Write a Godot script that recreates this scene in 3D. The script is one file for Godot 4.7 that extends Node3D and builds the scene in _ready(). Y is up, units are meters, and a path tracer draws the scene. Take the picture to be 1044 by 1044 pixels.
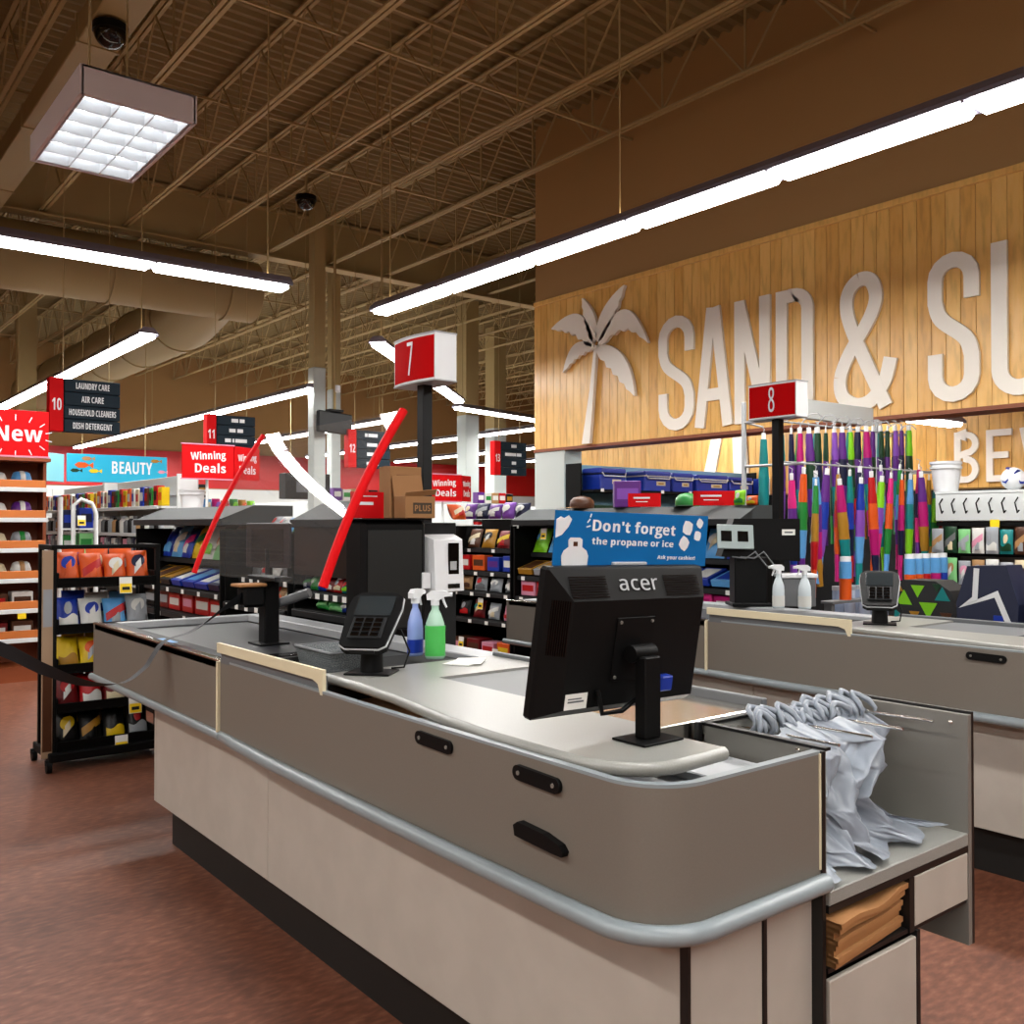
extends Node3D
# A supermarket checkout hall. Units are metres; -Z runs along the checkout lanes towards the aisles, +X runs across the lanes towards the timber wall.

class MB:
	var st := SurfaceTool.new()
	var group := 1
	func _init():
		st.begin(Mesh.PRIMITIVE_TRIANGLES)
	func flat():
		st.set_smooth_group(-1)
	func smooth():
		group += 1
		st.set_smooth_group(group)
	func tri(a, b, c):
		st.add_vertex(a); st.add_vertex(b); st.add_vertex(c)
	func quad(a, b, c, d):
		tri(a, b, c); tri(a, c, d)
	func face(points: Array, mid: Vector3):   # a face of a convex body round mid, turned outwards
		var n: Vector3 = (points[1] - points[0]).cross(points[2] - points[0])
		var p := points
		if n.dot(points[0] - mid) > 0.0:
			p = points.duplicate(); p.reverse()
		for i in range(1, p.size() - 1):
			tri(p[0], p[i], p[i + 1])
	func box(c: Vector3, s: Vector3, b := Basis(), r := 0.0):
		flat()
		var h := s / 2.0
		r = minf(r, minf(h.x, minf(h.y, h.z)) * 0.9)
		var v := {}
		for sx in [-1, 1]:
			for sy in [-1, 1]:
				for sz in [-1, 1]:
					var k := Vector3(sx, sy, sz)
					if r <= 0.0:
						v[k] = [c + b * (k * h)]
					else:
						v[k] = [c + b * (k * (h - Vector3(0, r, r))), c + b * (k * (h - Vector3(r, 0, r))), c + b * (k * (h - Vector3(r, r, 0)))]
						face(v[k], c)
		for ax in 3:
			var i := (ax + 1) % 3
			var j := (ax + 2) % 3
			for s0 in [-1, 1]:
				var ring := []
				for q in [[-1, -1], [1, -1], [1, 1], [-1, 1]]:
					var k := Vector3()
					k[ax] = s0; k[i] = q[0]; k[j] = q[1]
					ring.append(v[k][ax if r > 0.0 else 0])
				face(ring, c)
				if r > 0.0:
					for s1 in [-1, 1]:
						var k0 := Vector3()
						k0[i] = s0; k0[j] = s1
						var k1 := k0
						k0[ax] = -1; k1[ax] = 1
						face([v[k0][i], v[k1][i], v[k1][j], v[k0][j]], c)
	func grid(rows: Array, wrap := false):
		for i in rows.size() - 1:
			var a: Array = rows[i]
			var b: Array = rows[i + 1]
			for j in (a.size() if wrap else a.size() - 1):
				var k := (j + 1) % a.size()
				quad(a[j], a[k], b[k], b[j])
	func tube(path: Array, r, n := 8, caps := true):
		var rows := []
		var side := Vector3.ZERO
		for i in path.size():
			var t: Vector3 = (path[mini(i + 1, path.size() - 1)] - path[maxi(i - 1, 0)]).normalized()
			if side == Vector3.ZERO:
				side = t.cross(Vector3.UP if absf(t.y) < 0.9 else Vector3.RIGHT).normalized()
			side = (side - t * side.dot(t)).normalized()
			var up := t.cross(side)
			var q: float = r[i] if r is Array else r
			var ring := []
			for k in n:
				var a := TAU * k / n
				ring.append(path[i] + (side * cos(a) + up * sin(a)) * q)
			rows.append(ring)
		smooth()
		grid(rows, true)
		if caps:
			flat()
			for e in [0, rows.size() - 1]:
				for k in range(1, n - 1):
					tri(rows[e][0], rows[e][k], rows[e][k + 1])
	func lathe(profile: Array, at := Vector3.ZERO, n := 16, sx := 1.0, sz := 1.0, sm := true):
		var rows := []
		for p in profile:
			var ring := []
			for k in n:
				var a := -TAU * k / n
				ring.append(at + Vector3(cos(a) * p.x * sx, p.y, sin(a) * p.x * sz))
			rows.append(ring)
		if sm:
			smooth(); grid(rows, true)
		else:
			for i in rows.size() - 1:
				smooth(); grid([rows[i], rows[i + 1]], true)
	func prism(poly: PackedVector2Array, depth: float, t := Transform3D()):   # outline in x, y; depth along z from 0
		flat()
		var idx := Geometry2D.triangulate_polygon(poly)
		for i in range(0, idx.size(), 3):
			var p := []
			for k in 3:
				p.append(poly[idx[i + k]])
			if (p[1] - p[0]).cross(p[2] - p[0]) < 0.0:
				p.reverse()
			tri(t * Vector3(p[0].x, p[0].y, 0), t * Vector3(p[1].x, p[1].y, 0), t * Vector3(p[2].x, p[2].y, 0))
			tri(t * Vector3(p[2].x, p[2].y, depth), t * Vector3(p[1].x, p[1].y, depth), t * Vector3(p[0].x, p[0].y, depth))
		for i in poly.size():
			var a := poly[i]
			var b := poly[(i + 1) % poly.size()]
			quad(t * Vector3(a.x, a.y, 0), t * Vector3(a.x, a.y, depth), t * Vector3(b.x, b.y, depth), t * Vector3(b.x, b.y, 0))
	func ribbon(path: Array, w: float, depth: float, t := Transform3D()):   # a stroke of width w along a 2D path, extruded
		var l := PackedVector2Array()
		var rgt := PackedVector2Array()
		for i in path.size():
			var d0: Vector2 = (path[i] - path[maxi(i - 1, 0)]).normalized() if i > 0 else (path[1] - path[0]).normalized()
			var d1: Vector2 = (path[mini(i + 1, path.size() - 1)] - path[i]).normalized() if i < path.size() - 1 else d0
			var d := (d0 + d1).normalized()
			var n := Vector2(-d.y, d.x) * (w / 2.0 / maxf(0.5, d.dot(d1)))
			l.append(path[i] + n); rgt.append(path[i] - n)
		flat()
		for i in path.size() - 1:
			var q := [l[i], l[i + 1], rgt[i + 1], rgt[i]]
			for z in [0.0, depth]:
				quad(t * Vector3(q[0].x, q[0].y, z), t * Vector3(q[1].x, q[1].y, z), t * Vector3(q[2].x, q[2].y, z), t * Vector3(q[3].x, q[3].y, z))
			for e in [[q[0], q[1]], [q[2], q[3]]]:
				quad(t * Vector3(e[0].x, e[0].y, 0), t * Vector3(e[0].x, e[0].y, depth), t * Vector3(e[1].x, e[1].y, depth), t * Vector3(e[1].x, e[1].y, 0))
		for e in [0, path.size() - 1]:
			quad(t * Vector3(l[e].x, l[e].y, 0), t * Vector3(rgt[e].x, rgt[e].y, 0), t * Vector3(rgt[e].x, rgt[e].y, depth), t * Vector3(l[e].x, l[e].y, depth))
	func done() -> ArrayMesh:
		st.generate_normals()
		return st.commit()

var names := {}
var cache := {}
var M := {}
var rng := RandomNumberGenerator.new()
var bold: SystemFont
var plain_font: SystemFont
const ORD := ["leftmost", "second", "third", "fourth", "fifth", "sixth", "seventh", "eighth", "ninth", "tenth", "eleventh", "twelfth", "thirteenth", "fourteenth", "fifteenth", "sixteenth", "seventeenth", "eighteenth", "nineteenth", "twentieth"]

func ordinal(i: int) -> String:
	return ORD[i] + (" from left" if i > 0 else "")

func numbered(called: String) -> String:
	var n: int = names.get(called, 0)
	names[called] = n + 1
	return called if n == 0 else "%s_%03d" % [called, n]

func tag(o: Node, label := "", category := "", group := "", kind := ""):
	if label: o.set_meta("label", label)
	if category: o.set_meta("category", category)
	if group: o.set_meta("group", group)
	if kind: o.set_meta("kind", kind)
	return o

func thing(called: String, label: String, category: String, at := Vector3.ZERO, turn := 0.0, group := "") -> Node3D:
	var o := Node3D.new()
	o.name = numbered(called)
	add_child(o)
	o.position = at
	o.rotation.y = turn
	tag(o, label, category, group)
	return o

func part(parent: Node, called: String, mesh: Mesh, m: Material, at := Vector3.ZERO, rot := Vector3.ZERO, size := Vector3.ONE) -> MeshInstance3D:
	var o := MeshInstance3D.new()
	o.name = called
	o.mesh = mesh
	o.material_override = m
	parent.add_child(o, true)
	o.transform = Transform3D(Basis.from_euler(rot).scaled_local(size), at)
	return o

func solo(called: String, mesh: Mesh, m: Material, label: String, category: String, at := Vector3.ZERO, group := "", rot := Vector3.ZERO, size := Vector3.ONE) -> MeshInstance3D:
	var o := part(self, numbered(called), mesh, m, at, rot, size)
	tag(o, label, category, group)
	return o

func struct(called: String, mesh: Mesh, m: Material, at := Vector3.ZERO) -> MeshInstance3D:
	var o := part(self, numbered(called), mesh, m, at)
	tag(o, "", "", "", "structure")
	return o

func bx(s: Vector3, r := 0.0) -> ArrayMesh:   # a box standing on its base, edges chamfered by r
	var key := "bx%v%f" % [s, r]
	if not cache.has(key):
		var b := MB.new()
		b.box(Vector3(0, s.y / 2, 0), s, Basis(), r)
		cache[key] = b.done()
	return cache[key]

func slab(a: Vector3, b: Vector3, r := 0.0) -> ArrayMesh:   # a box between two corners
	var m := MB.new()
	m.box((a + b) / 2, (b - a).abs(), Basis(), r)
	return m.done()

func cyl(r: float, h: float, n := 14, top := -1.0) -> ArrayMesh:
	var key := "cy%f/%f/%d/%f" % [r, h, n, top]
	if not cache.has(key):
		var b := MB.new()
		var t := r if top < 0 else top
		b.lathe([Vector2(0, 0), Vector2(r, 0), Vector2(t, h), Vector2(0, h)], Vector3.ZERO, n, 1, 1, false)
		cache[key] = b.done()
	return cache[key]

func rod(a: Vector3, b: Vector3, r: float, n := 6) -> ArrayMesh:
	var m := MB.new()
	m.tube([a, b], r, n)
	return m.done()

func mat(called: String, c: Color, rough := 0.6, metal := 0.0, spec := 0.5) -> StandardMaterial3D:
	var m := StandardMaterial3D.new()
	m.resource_name = called
	m.albedo_color = c
	m.roughness = rough
	m.metallic = metal
	m.metallic_specular = spec
	M[called] = m
	return m

func noise_tex(c: Array, at: Array, freq: float, seed_: int, octaves := 4, size := 512, stretch := Vector2.ONE) -> Texture2D:
	var n := FastNoiseLite.new()
	n.seed = seed_
	n.noise_type = FastNoiseLite.TYPE_SIMPLEX_SMOOTH
	n.frequency = freq
	n.fractal_octaves = octaves
	var g := Gradient.new()
	g.colors = PackedColorArray(c)
	g.offsets = PackedFloat32Array(at)
	var im := Image.create(size, size, false, Image.FORMAT_RGB8)
	for y in size:
		for x in size:
			var px := fposmod(x, size)
			# blended with a shifted copy so that the edges meet
			var fx: float = px / size
			var fy: float = float(y) / size
			var v := 0.0
			for k in [[0, 0, (1 - fx) * (1 - fy)], [1, 0, fx * (1 - fy)], [0, 1, (1 - fx) * fy], [1, 1, fx * fy]]:
				v += k[2] * n.get_noise_2d((x - k[0] * size) * stretch.x, (y - k[1] * size) * stretch.y)
			var wgt: float = sqrt(pow((1 - fx), 2) + fx * fx) * sqrt(pow((1 - fy), 2) + fy * fy)
			im.set_pixel(x, y, g.sample(clampf(0.5 + 0.5 * v / wgt, 0, 1)))
	return ImageTexture.create_from_image(im)

func textured(m: StandardMaterial3D, tex: Texture2D, scale: Vector3, world := true):
	m.albedo_texture = tex
	m.albedo_color = Color.WHITE
	m.uv1_triplanar = true
	m.uv1_world_triplanar = world
	m.uv1_scale = scale

func words(parent: Node, called: String, text: String, m: Material, at: Vector3, rot: Vector3, height: float, width := 0.0, depth := 0.004, font: Font = null) -> MeshInstance3D:
	var t := TextMesh.new()
	t.font = font if font else bold
	t.font_size = 32
	t.pixel_size = height / (32.0 * 0.72)
	t.depth = depth
	t.curve_step = 3.0
	t.text = text
	var o := part(parent, called, t, m, at, rot)
	if width > 0.0:
		var box := t.get_aabb()
		if box.size.x > 0.001:
			o.transform = Transform3D(Basis.from_euler(rot).scaled_local(Vector3(width / box.size.x, 1, 1)), at)
	return o

func hue(called: String) -> StandardMaterial3D:   # printed packaging colours by name
	if not M.has("hue_" + called):
		var c: Color = {
			"red": Color(0.72, 0.06, 0.08), "dark red": Color(0.42, 0.04, 0.06), "orange": Color(0.85, 0.33, 0.07), "yellow": Color(0.88, 0.74, 0.08), "gold": Color(0.66, 0.47, 0.12),
			"blue": Color(0.07, 0.2, 0.62), "light blue": Color(0.35, 0.62, 0.85), "navy": Color(0.06, 0.08, 0.22), "teal": Color(0.05, 0.5, 0.5), "green": Color(0.12, 0.5, 0.2),
			"light green": Color(0.5, 0.78, 0.5), "lime": Color(0.5, 0.8, 0.1), "pink": Color(0.85, 0.15, 0.5), "pale pink": Color(0.88, 0.58, 0.68), "magenta": Color(0.7, 0.05, 0.42), "purple": Color(0.36, 0.14, 0.5),
			"violet": Color(0.5, 0.28, 0.68), "white": Color(0.86, 0.86, 0.84), "silver": Color(0.62, 0.64, 0.66), "grey": Color(0.4, 0.41, 0.42), "black": Color(0.035, 0.035, 0.04),
			"brown": Color(0.3, 0.17, 0.09), "tan": Color(0.68, 0.52, 0.34), "cream": Color(0.86, 0.8, 0.66), "dark green": Color(0.06, 0.22, 0.12), "turquoise": Color(0.1, 0.62, 0.72),
		}[called]
		mat("hue_" + called, c.darkened(0.1), 0.42, 0.0, 0.4)
	return M["hue_" + called]

func setup_materials():
	var n: StandardMaterial3D
	n = mat("floor_vinyl", Color.WHITE, 0.5, 0.0, 0.4)
	textured(n, noise_tex([Color(0.335, 0.185, 0.125), Color(0.4, 0.235, 0.165), Color(0.44, 0.265, 0.19), Color(0.54, 0.37, 0.28)], [0.12, 0.45, 0.62, 0.95], 0.022, 4, 6, 768, Vector2(1.0, 2.6)), Vector3(0.7, 0.7, 0.7))
	n.detail_enabled = true
	n.detail_albedo = noise_tex([Color(0.84, 0.8, 0.77), Color(0.97, 0.96, 0.95), Color(1, 1, 1)], [0.2, 0.5, 0.8], 0.014, 9, 3, 512)
	n.detail_blend_mode = BaseMaterial3D.BLEND_MODE_MUL
	n.detail_uv_layer = BaseMaterial3D.DETAIL_UV_2
	n.uv2_triplanar = true
	n.uv2_world_triplanar = true
	n.uv2_scale = Vector3(0.21, 0.21, 0.21)
	for k in 4:
		n = mat("timber_%d" % k, Color.WHITE, 0.3, 0.0, 0.45)
		var b: Color = [Color(0.88, 0.69, 0.385), Color(0.865, 0.665, 0.36), Color(0.9, 0.715, 0.41), Color(0.845, 0.64, 0.335)][k]
		textured(n, noise_tex([b.darkened(0.1), b, b.lightened(0.06)], [0.2, 0.5, 0.8], 0.012, 20 + k, 4, 256, Vector2(4.0, 0.7)), Vector3(0.9, 0.9, 0.9))
	mat("tan_paint", Color(0.62, 0.475, 0.29), 0.8)
	mat("deck_paint", Color(0.5, 0.425, 0.27), 0.75)
	mat("steel_paint", Color(0.64, 0.555, 0.375), 0.7)
	mat("duct_paint", Color(0.56, 0.48, 0.32), 0.65)
	mat("white_paint", Color(0.82, 0.83, 0.82), 0.6)
	mat("red_paint", Color(0.72, 0.05, 0.06), 0.5)
	mat("letter_white", Color(0.93, 0.91, 0.87), 0.6)
	mat("laminate_white", Color.WHITE, 0.4)
	textured(M.laminate_white, noise_tex([Color(0.655, 0.625, 0.585), Color(0.665, 0.635, 0.595), Color(0.675, 0.645, 0.605)], [0.3, 0.5, 0.7], 0.03, 31, 4, 256), Vector3(0.7, 0.7, 0.7), false)
	mat("laminate_grey", Color.WHITE, 0.45)
	textured(M.laminate_grey, noise_tex([Color(0.418, 0.393, 0.36), Color(0.423, 0.398, 0.365), Color(0.43, 0.404, 0.37)], [0.3, 0.5, 0.7], 0.25, 33, 2, 256), Vector3(3, 3, 3), false)
	mat("counter_top", Color.WHITE, 0.32)
	textured(M.counter_top, noise_tex([Color(0.51, 0.51, 0.49), Color(0.53, 0.53, 0.51), Color(0.55, 0.55, 0.53)], [0.25, 0.5, 0.75], 0.3, 35, 2, 256), Vector3(3, 3, 3), false)
	mat("vinyl_rail", Color(0.5, 0.535, 0.55), 0.3)
	mat("black_trim", Color(0.03, 0.028, 0.028), 0.45)
	mat("kick_black", Color(0.034, 0.034, 0.026), 0.55)
	mat("cream_plastic", Color(0.82, 0.78, 0.66), 0.4)
	mat("steel", Color(0.86, 0.84, 0.81), 0.16, 1.0)
	mat("brushed_steel", Color(0.5, 0.49, 0.465), 0.38, 0.35)
	mat("belt_rubber", Color(0.13, 0.135, 0.15), 0.4)
	mat("black_plastic", Color(0.03, 0.031, 0.034), 0.5, 0.0, 0.28)
	mat("black_gloss", Color(0.02, 0.02, 0.022), 0.1)
	mat("dark_grey", Color(0.12, 0.125, 0.13), 0.55, 0.0, 0.3)
	mat("hood_grey", Color(0.23, 0.245, 0.25), 0.6, 0.0, 0.3)
	mat("mid_grey", Color(0.36, 0.37, 0.38), 0.5)
	mat("light_grey", Color(0.62, 0.63, 0.64), 0.45)
	mat("white_plastic", Color(0.84, 0.85, 0.86), 0.35)
	mat("fixture_paint", Color(0.46, 0.44, 0.5), 0.35)
	mat("sign_slate", Color(0.12, 0.165, 0.2), 0.7, 0.0, 0.25)
	mat("sign_red", Color(0.75, 0.035, 0.06), 0.7, 0.0, 0.25)
	mat("lane_red", Color(0.7, 0.015, 0.03), 0.75, 0.0, 0.15)
	mat("edging_red", Color(0.82, 0.02, 0.05), 0.6, 0.0, 0.25)
	mat("sign_blue", Color(0.03, 0.37, 0.61), 0.5, 0.0, 0.3)
	mat("sign_aqua", Color(0.06, 0.62, 0.76), 0.45)
	mat("shelf_white", Color(0.78, 0.8, 0.8), 0.45)
	mat("shelf_timber", Color(0.5, 0.24, 0.1), 0.5)
	mat("tray_orange", Color(0.72, 0.4, 0.16), 0.5)
	mat("cardboard", Color(0.55, 0.39, 0.23), 0.8)
	mat("kraft", Color(0.62, 0.43, 0.25), 0.8)
	mat("price_white", Color(0.88, 0.88, 0.86), 0.5)
	mat("price_yellow", Color(0.92, 0.78, 0.06), 0.5)
	mat("rack_black", Color(0.03, 0.03, 0.03), 0.6, 0.0, 0.25)
	mat("column_paint", Color(0.72, 0.75, 0.74), 0.6)
	var g := mat("clear_sheet", Color(1, 1, 1, 0.03), 0.02)
	g.transparency = BaseMaterial3D.TRANSPARENCY_ALPHA
	g = mat("film_bag", Color(0.5, 0.53, 0.57), 0.32)
	g.backlight_enabled = true
	g.backlight = Color(0.25, 0.27, 0.3)
	for e in [["lamp_white", Color(0.99, 0.985, 0.98), 17.0], ["uplight_glow", Color(1.0, 0.95, 0.88), 0.5], ["cell_glow", Color(0.8, 0.9, 0.95), 0.16], ["tube_glow", Color(0.97, 0.99, 1.0), 3.0]]:
		g = mat(e[0], Color(0.9, 0.9, 0.9), 0.5)
		g.emission_enabled = true
		g.emission = e[1]
		g.emission_energy_multiplier = e[2]

func _ready():
	rng.seed = 77
	# camera
	var cam := Camera3D.new()
	cam.name = "camera"
	add_child(cam)
	cam.position = Vector3(0, 1.45, 0)
	cam.rotation = Vector3(atan2(13.0, 960.0), -deg_to_rad(38.44), 0)
	cam.fov = rad_to_deg(2.0 * atan(522.0 / 960.0))
	cam.near = 0.05
	cam.far = 200.0
	cam.current = true
	# environment: a closed hall, nothing but its lamps
	var env := Environment.new()
	env.background_mode = Environment.BG_COLOR
	env.background_color = Color(0, 0, 0)
	env.tonemap_mode = Environment.TONE_MAPPER_LINEAR
	env.tonemap_exposure = 1.72
	env.sdfgi_enabled = true
	env.ssao_enabled = true
	env.ssil_enabled = true
	var we := WorldEnvironment.new()
	we.name = "environment"
	we.environment = env
	add_child(we)
	bold = SystemFont.new()
	bold.font_names = PackedStringArray(["Droid Sans"])
	bold.font_weight = 700
	plain_font = SystemFont.new()
	plain_font.font_names = PackedStringArray(["Droid Sans"])
	setup_materials()
	build_lamps()
	build_shell()
	build_roof()
	build_timber_wall()
	build_lanes()
	build_lane_goods()
	build_hanging_signs()
	build_aisles()
	build_seasonal()

# ---------------------------------------------------------------- lamps
func strip_lamp(a: Vector3, along: Vector3, count: int, module: float, label: String, cables: Array, glow := 1.6, top := 7.345):
	# a run of fluorescent strip fittings, hung on wires from the roof deck
	var t := thing("strip_light", label, "light", a, 0.0, "strip lights hung from the roof")
	var dir := along.normalized()
	var yaw := atan2(dir.x, dir.z)
	var length := module * count
	var b := MB.new()
	var w := 0.13
	var poly := PackedVector2Array([Vector2(-w, 0.0), Vector2(-w, 0.03), Vector2(-0.06, 0.1), Vector2(0.06, 0.1), Vector2(w, 0.03), Vector2(w, 0.0), Vector2(w - 0.012, 0.0), Vector2(w - 0.012, 0.02), Vector2(-w + 0.012, 0.02), Vector2(-w + 0.012, 0.0)])
	b.prism(poly, length, Transform3D(Basis(Vector3.UP, yaw), Vector3.ZERO))
	part(t, "housing", b.done(), M.fixture_paint)
	for i in count:
		var mid := dir * (module * (i + 0.5))
		var lens := MB.new()
		lens.box(Vector3(0, -0.012, 0), Vector3(0.2, 0.06, module - 0.05), Basis(), 0.02)
		part(t, "diffuser", lens.done(), M.lamp_white, mid, Vector3(0, yaw, 0))
		part(t, "end_clip", bx(Vector3(0.24, 0.012, 0.02)), M.fixture_paint, dir * (module * i) + Vector3(0, -0.01, 0), Vector3(0, yaw, 0))
	var slot := MB.new()
	slot.box(Vector3(0, 0.104, length / 2), Vector3(0.05, 0.006, length - 0.1))
	part(t, "uplight_slot", slot.done(), M.uplight_glow, Vector3.ZERO, Vector3(0, yaw, 0))
	for c in cables:
		part(t, "hanger_wire", rod(dir * c + Vector3(0, 0.09, 0), dir * c + Vector3(0, top - a.y, 0), 0.008), M.steel_paint)
	var l := AreaLight3D.new()
	l.name = "strip_glow"
	t.add_child(l, true)
	l.area_size = Vector2(0.2, length)
	l.light_energy = glow * length
	l.light_color = Color(1.0, 0.985, 0.955)
	l.area_range = 60.0
	l.area_attenuation = 2.0
	l.shadow_enabled = true
	# the light shines along its own -Z; its y runs along the fitting
	l.transform = Transform3D(Basis(dir.cross(Vector3.UP), dir, Vector3.UP), dir * (length / 2) + Vector3(0, -0.046, 0))
	# the weaker upward share, through the slot in the top of the housing
	l = AreaLight3D.new()
	l.name = "strip_uplight"
	t.add_child(l, true)
	l.area_size = Vector2(0.05, length)
	l.light_energy = glow * length * 0.06
	l.light_color = Color(1.0, 0.93, 0.84)
	l.area_range = 60.0
	l.area_attenuation = 2.0
	l.shadow_enabled = true
	l.transform = Transform3D(Basis(-dir.cross(Vector3.UP), dir, Vector3.DOWN), dir * (length / 2) + Vector3(0, 0.11, 0))

func build_lamps():
	var Y := 3.9
	strip_lamp(Vector3(5.52, Y, -9.42), Vector3(0, 0, 1), 9, 1.36, "long strip light running alongside the SAND lettering wall", [0.25, 3.9, 7.5])
	strip_lamp(Vector3(-4.0, Y, -9.05), Vector3(1, 0, 0), 6, 1.37, "strip light crossing the left edge below the square ceiling fitting", [0.3, 4.0, 8.0])
	strip_lamp(Vector3(3.86, Y, -12.4), Vector3(0, 0, -1), 14, 1.37, "strip light running away above the aisle ten sign", [0.3, 8.0, 16.0])
	strip_lamp(Vector3(7.72, Y, -15.5), Vector3(0, 0, -1), 12, 1.37, "strip light running away above the aisle eleven sign", [0.3, 9.0])
	strip_lamp(Vector3(11.45, Y, -19.2), Vector3(0, 0, -1), 9, 1.37, "strip light running away above the aisle twelve sign", [0.3, 9.0])
	strip_lamp(Vector3(15.35, Y, -17.5), Vector3(0, 0, -1), 10, 1.37, "strip light running away above the aisle thirteen sign", [0.3, 9.0])
	strip_lamp(Vector3(19.2, Y, -20.5), Vector3(0, 0, -1), 8, 1.37, "distant strip light running away behind the white columns", [0.3, 9.0])
	strip_lamp(Vector3(23.0, Y, -21.5), Vector3(0, 0, -1), 7, 1.37, "farthest strip light, low behind the white columns", [0.3])
	strip_lamp(Vector3(6.46, Y, -11.06), Vector3(0.717, 0, -0.697), 4, 1.5, "short diagonal strip light behind the lane 7 sign", [0.2, 5.6])
	strip_lamp(Vector3(11.3, Y, -16.1), Vector3(1, 0, -0.28), 3, 1.37, "short strip light left of the timber wall, beyond the diagonal one", [0.2])
	# the rows over the neighbouring lanes, behind and left of the view
	strip_lamp(Vector3(1.7, Y, -2.2), Vector3(0, 0, 1), 6, 1.36, "strip light over lane 7, overhead and behind the view", [0.3, 7.5], 0.8)
	strip_lamp(Vector3(-2.1, Y, -5.5), Vector3(0, 0, 1), 9, 1.36, "strip light over the lane to the left of view", [0.3, 7.5], 0.8)
	strip_lamp(Vector3(-5.9, Y, -5.5), Vector3(0, 0, 1), 9, 1.36, "outermost strip light over the lanes at left", [0.3, 7.5], 0.8)
	# the seasonal bay's own fittings under its low ceiling
	strip_lamp(Vector3(10.5, 2.72, -5.8), Vector3(1, 0, 0), 1, 1.25, "short strip light under the soffit above the BEV letters", [0.2, 1.05], 0.6, 3.61)
	for q in [[-2.4, "hidden strip light nearest the right end of the bay"], [-7.4, "hidden strip light above the blue coolers in the bay"], [-10.3, "hidden strip light at the deep left end of the bay"]]:
		strip_lamp(Vector3(9.9, 3.35, q[0]), Vector3(1, 0, 0), 2, 1.25, q[1], [0.3, 2.2], 0.6, 3.61)
	# the louvred troffer over the lane
	var t := thing("louvre_light", "square box-shaped ceiling light with bright louvre cells", "light", Vector3(1.715, 3.9, -6.32))
	var b := MB.new()
	for s in [[-0.325, 0.0], [0.325, 0.0]]:
		b.box(Vector3(s[0], 0.085, 0), Vector3(0.02, 0.17, 1.28))
	for s in [-0.63, 0.63]:
		b.box(Vector3(0, 0.085, s), Vector3(0.65, 0.17, 0.02))
	b.box(Vector3(0, 0.165, 0), Vector3(0.65, 0.012, 1.28))
	part(t, "housing", b.done(), mat("troffer_paint", Color(0.86, 0.83, 0.84), 0.45))
	part(t, "reflector", slab(Vector3(-0.31, 0.13, -0.62), Vector3(0.31, 0.135, 0.62)), M.cell_glow)
	for i in 3:
		part(t, "tube", rod(Vector3(-0.2 + 0.2 * i, 0.1, -0.6), Vector3(-0.2 + 0.2 * i, 0.1, 0.6), 0.016, 10), M.tube_glow)
	for i in 4:
		part(t, "louvre_blade", slab(Vector3(-0.302 + 0.2 * i - 0.003, 0.004, -0.62), Vector3(-0.302 + 0.2 * i + 0.003, 0.07, 0.62)), M.white_plastic)
	for i in 7:
		part(t, "louvre_blade", slab(Vector3(-0.31, 0.004, -0.6 + 0.2 * i - 0.003), Vector3(0.31, 0.07, -0.6 + 0.2 * i + 0.003)), M.white_plastic)
	part(t, "hanger_wire", rod(Vector3(-0.25, 0.17, 0.5), Vector3(-0.25, 3.4, 0.5), 0.008), M.steel_paint)
	part(t, "hanger_wire", rod(Vector3(0.25, 0.17, -0.5), Vector3(0.25, 3.4, -0.5), 0.008), M.steel_paint)
	var l := AreaLight3D.new()
	l.name = "louvre_glow"
	t.add_child(l, true)
	l.area_size = Vector2(0.6, 1.2)
	l.light_energy = 3.0
	l.area_range = 60.0
	l.area_attenuation = 2.0
	l.shadow_enabled = true
	l.transform = Transform3D(Basis(Vector3.RIGHT, -PI / 2), Vector3(0, -0.004, 0))

# ---------------------------------------------------------------- shell and roof
func build_shell():
	struct("floor", slab(Vector3(-9, -0.2, -34), Vector3(31, 0, 9)), M.floor_vinyl)
	struct("wall_far", slab(Vector3(-9, 0, -33.3), Vector3(31, 7.5, -33)), M.tan_paint)
	struct("wall_left", slab(Vector3(-9.3, 0, -33.3), Vector3(-9, 7.5, 9.3)), M.tan_paint)
	struct("wall_behind", slab(Vector3(-9.3, 0, 9), Vector3(31.3, 7.5, 9.3)), M.tan_paint)
	struct("wall_end", slab(Vector3(31, 0, -33.3), Vector3(31.3, 7.5, 9.3)), M.tan_paint)
	# the painted bands low on the far wall
	struct("trim_1", slab(Vector3(-9, 2.75, -33), Vector3(31, 4.0, -32.94)), M.red_paint)
	struct("trim_2", slab(Vector3(-9, 0.0, -33), Vector3(31, 2.72, -32.96)), M.white_paint)
	for c in [[7.85, -15.6, 0.11, 7.3], [9.4, -17.9, 0.1, 7.3], [14.4, -20.0, 0.2, 7.3], [17.0, -22.2, 0.22, 7.3], [5.1, -26.0, 0.2, 7.3]]:
		var t := part(self, numbered("column"), bx(Vector3(c[2] * 2, c[3] - 4.3, c[2] * 2)), M.steel_paint, Vector3(c[0], 4.3, c[1]))
		tag(t, "", "", "", "structure")
		part(t, "column_sleeve", bx(Vector3(c[2] * 2 + 0.02, 4.3, c[2] * 2 + 0.02), 0.015), M.column_paint, Vector3(0, -4.3, 0))

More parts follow.
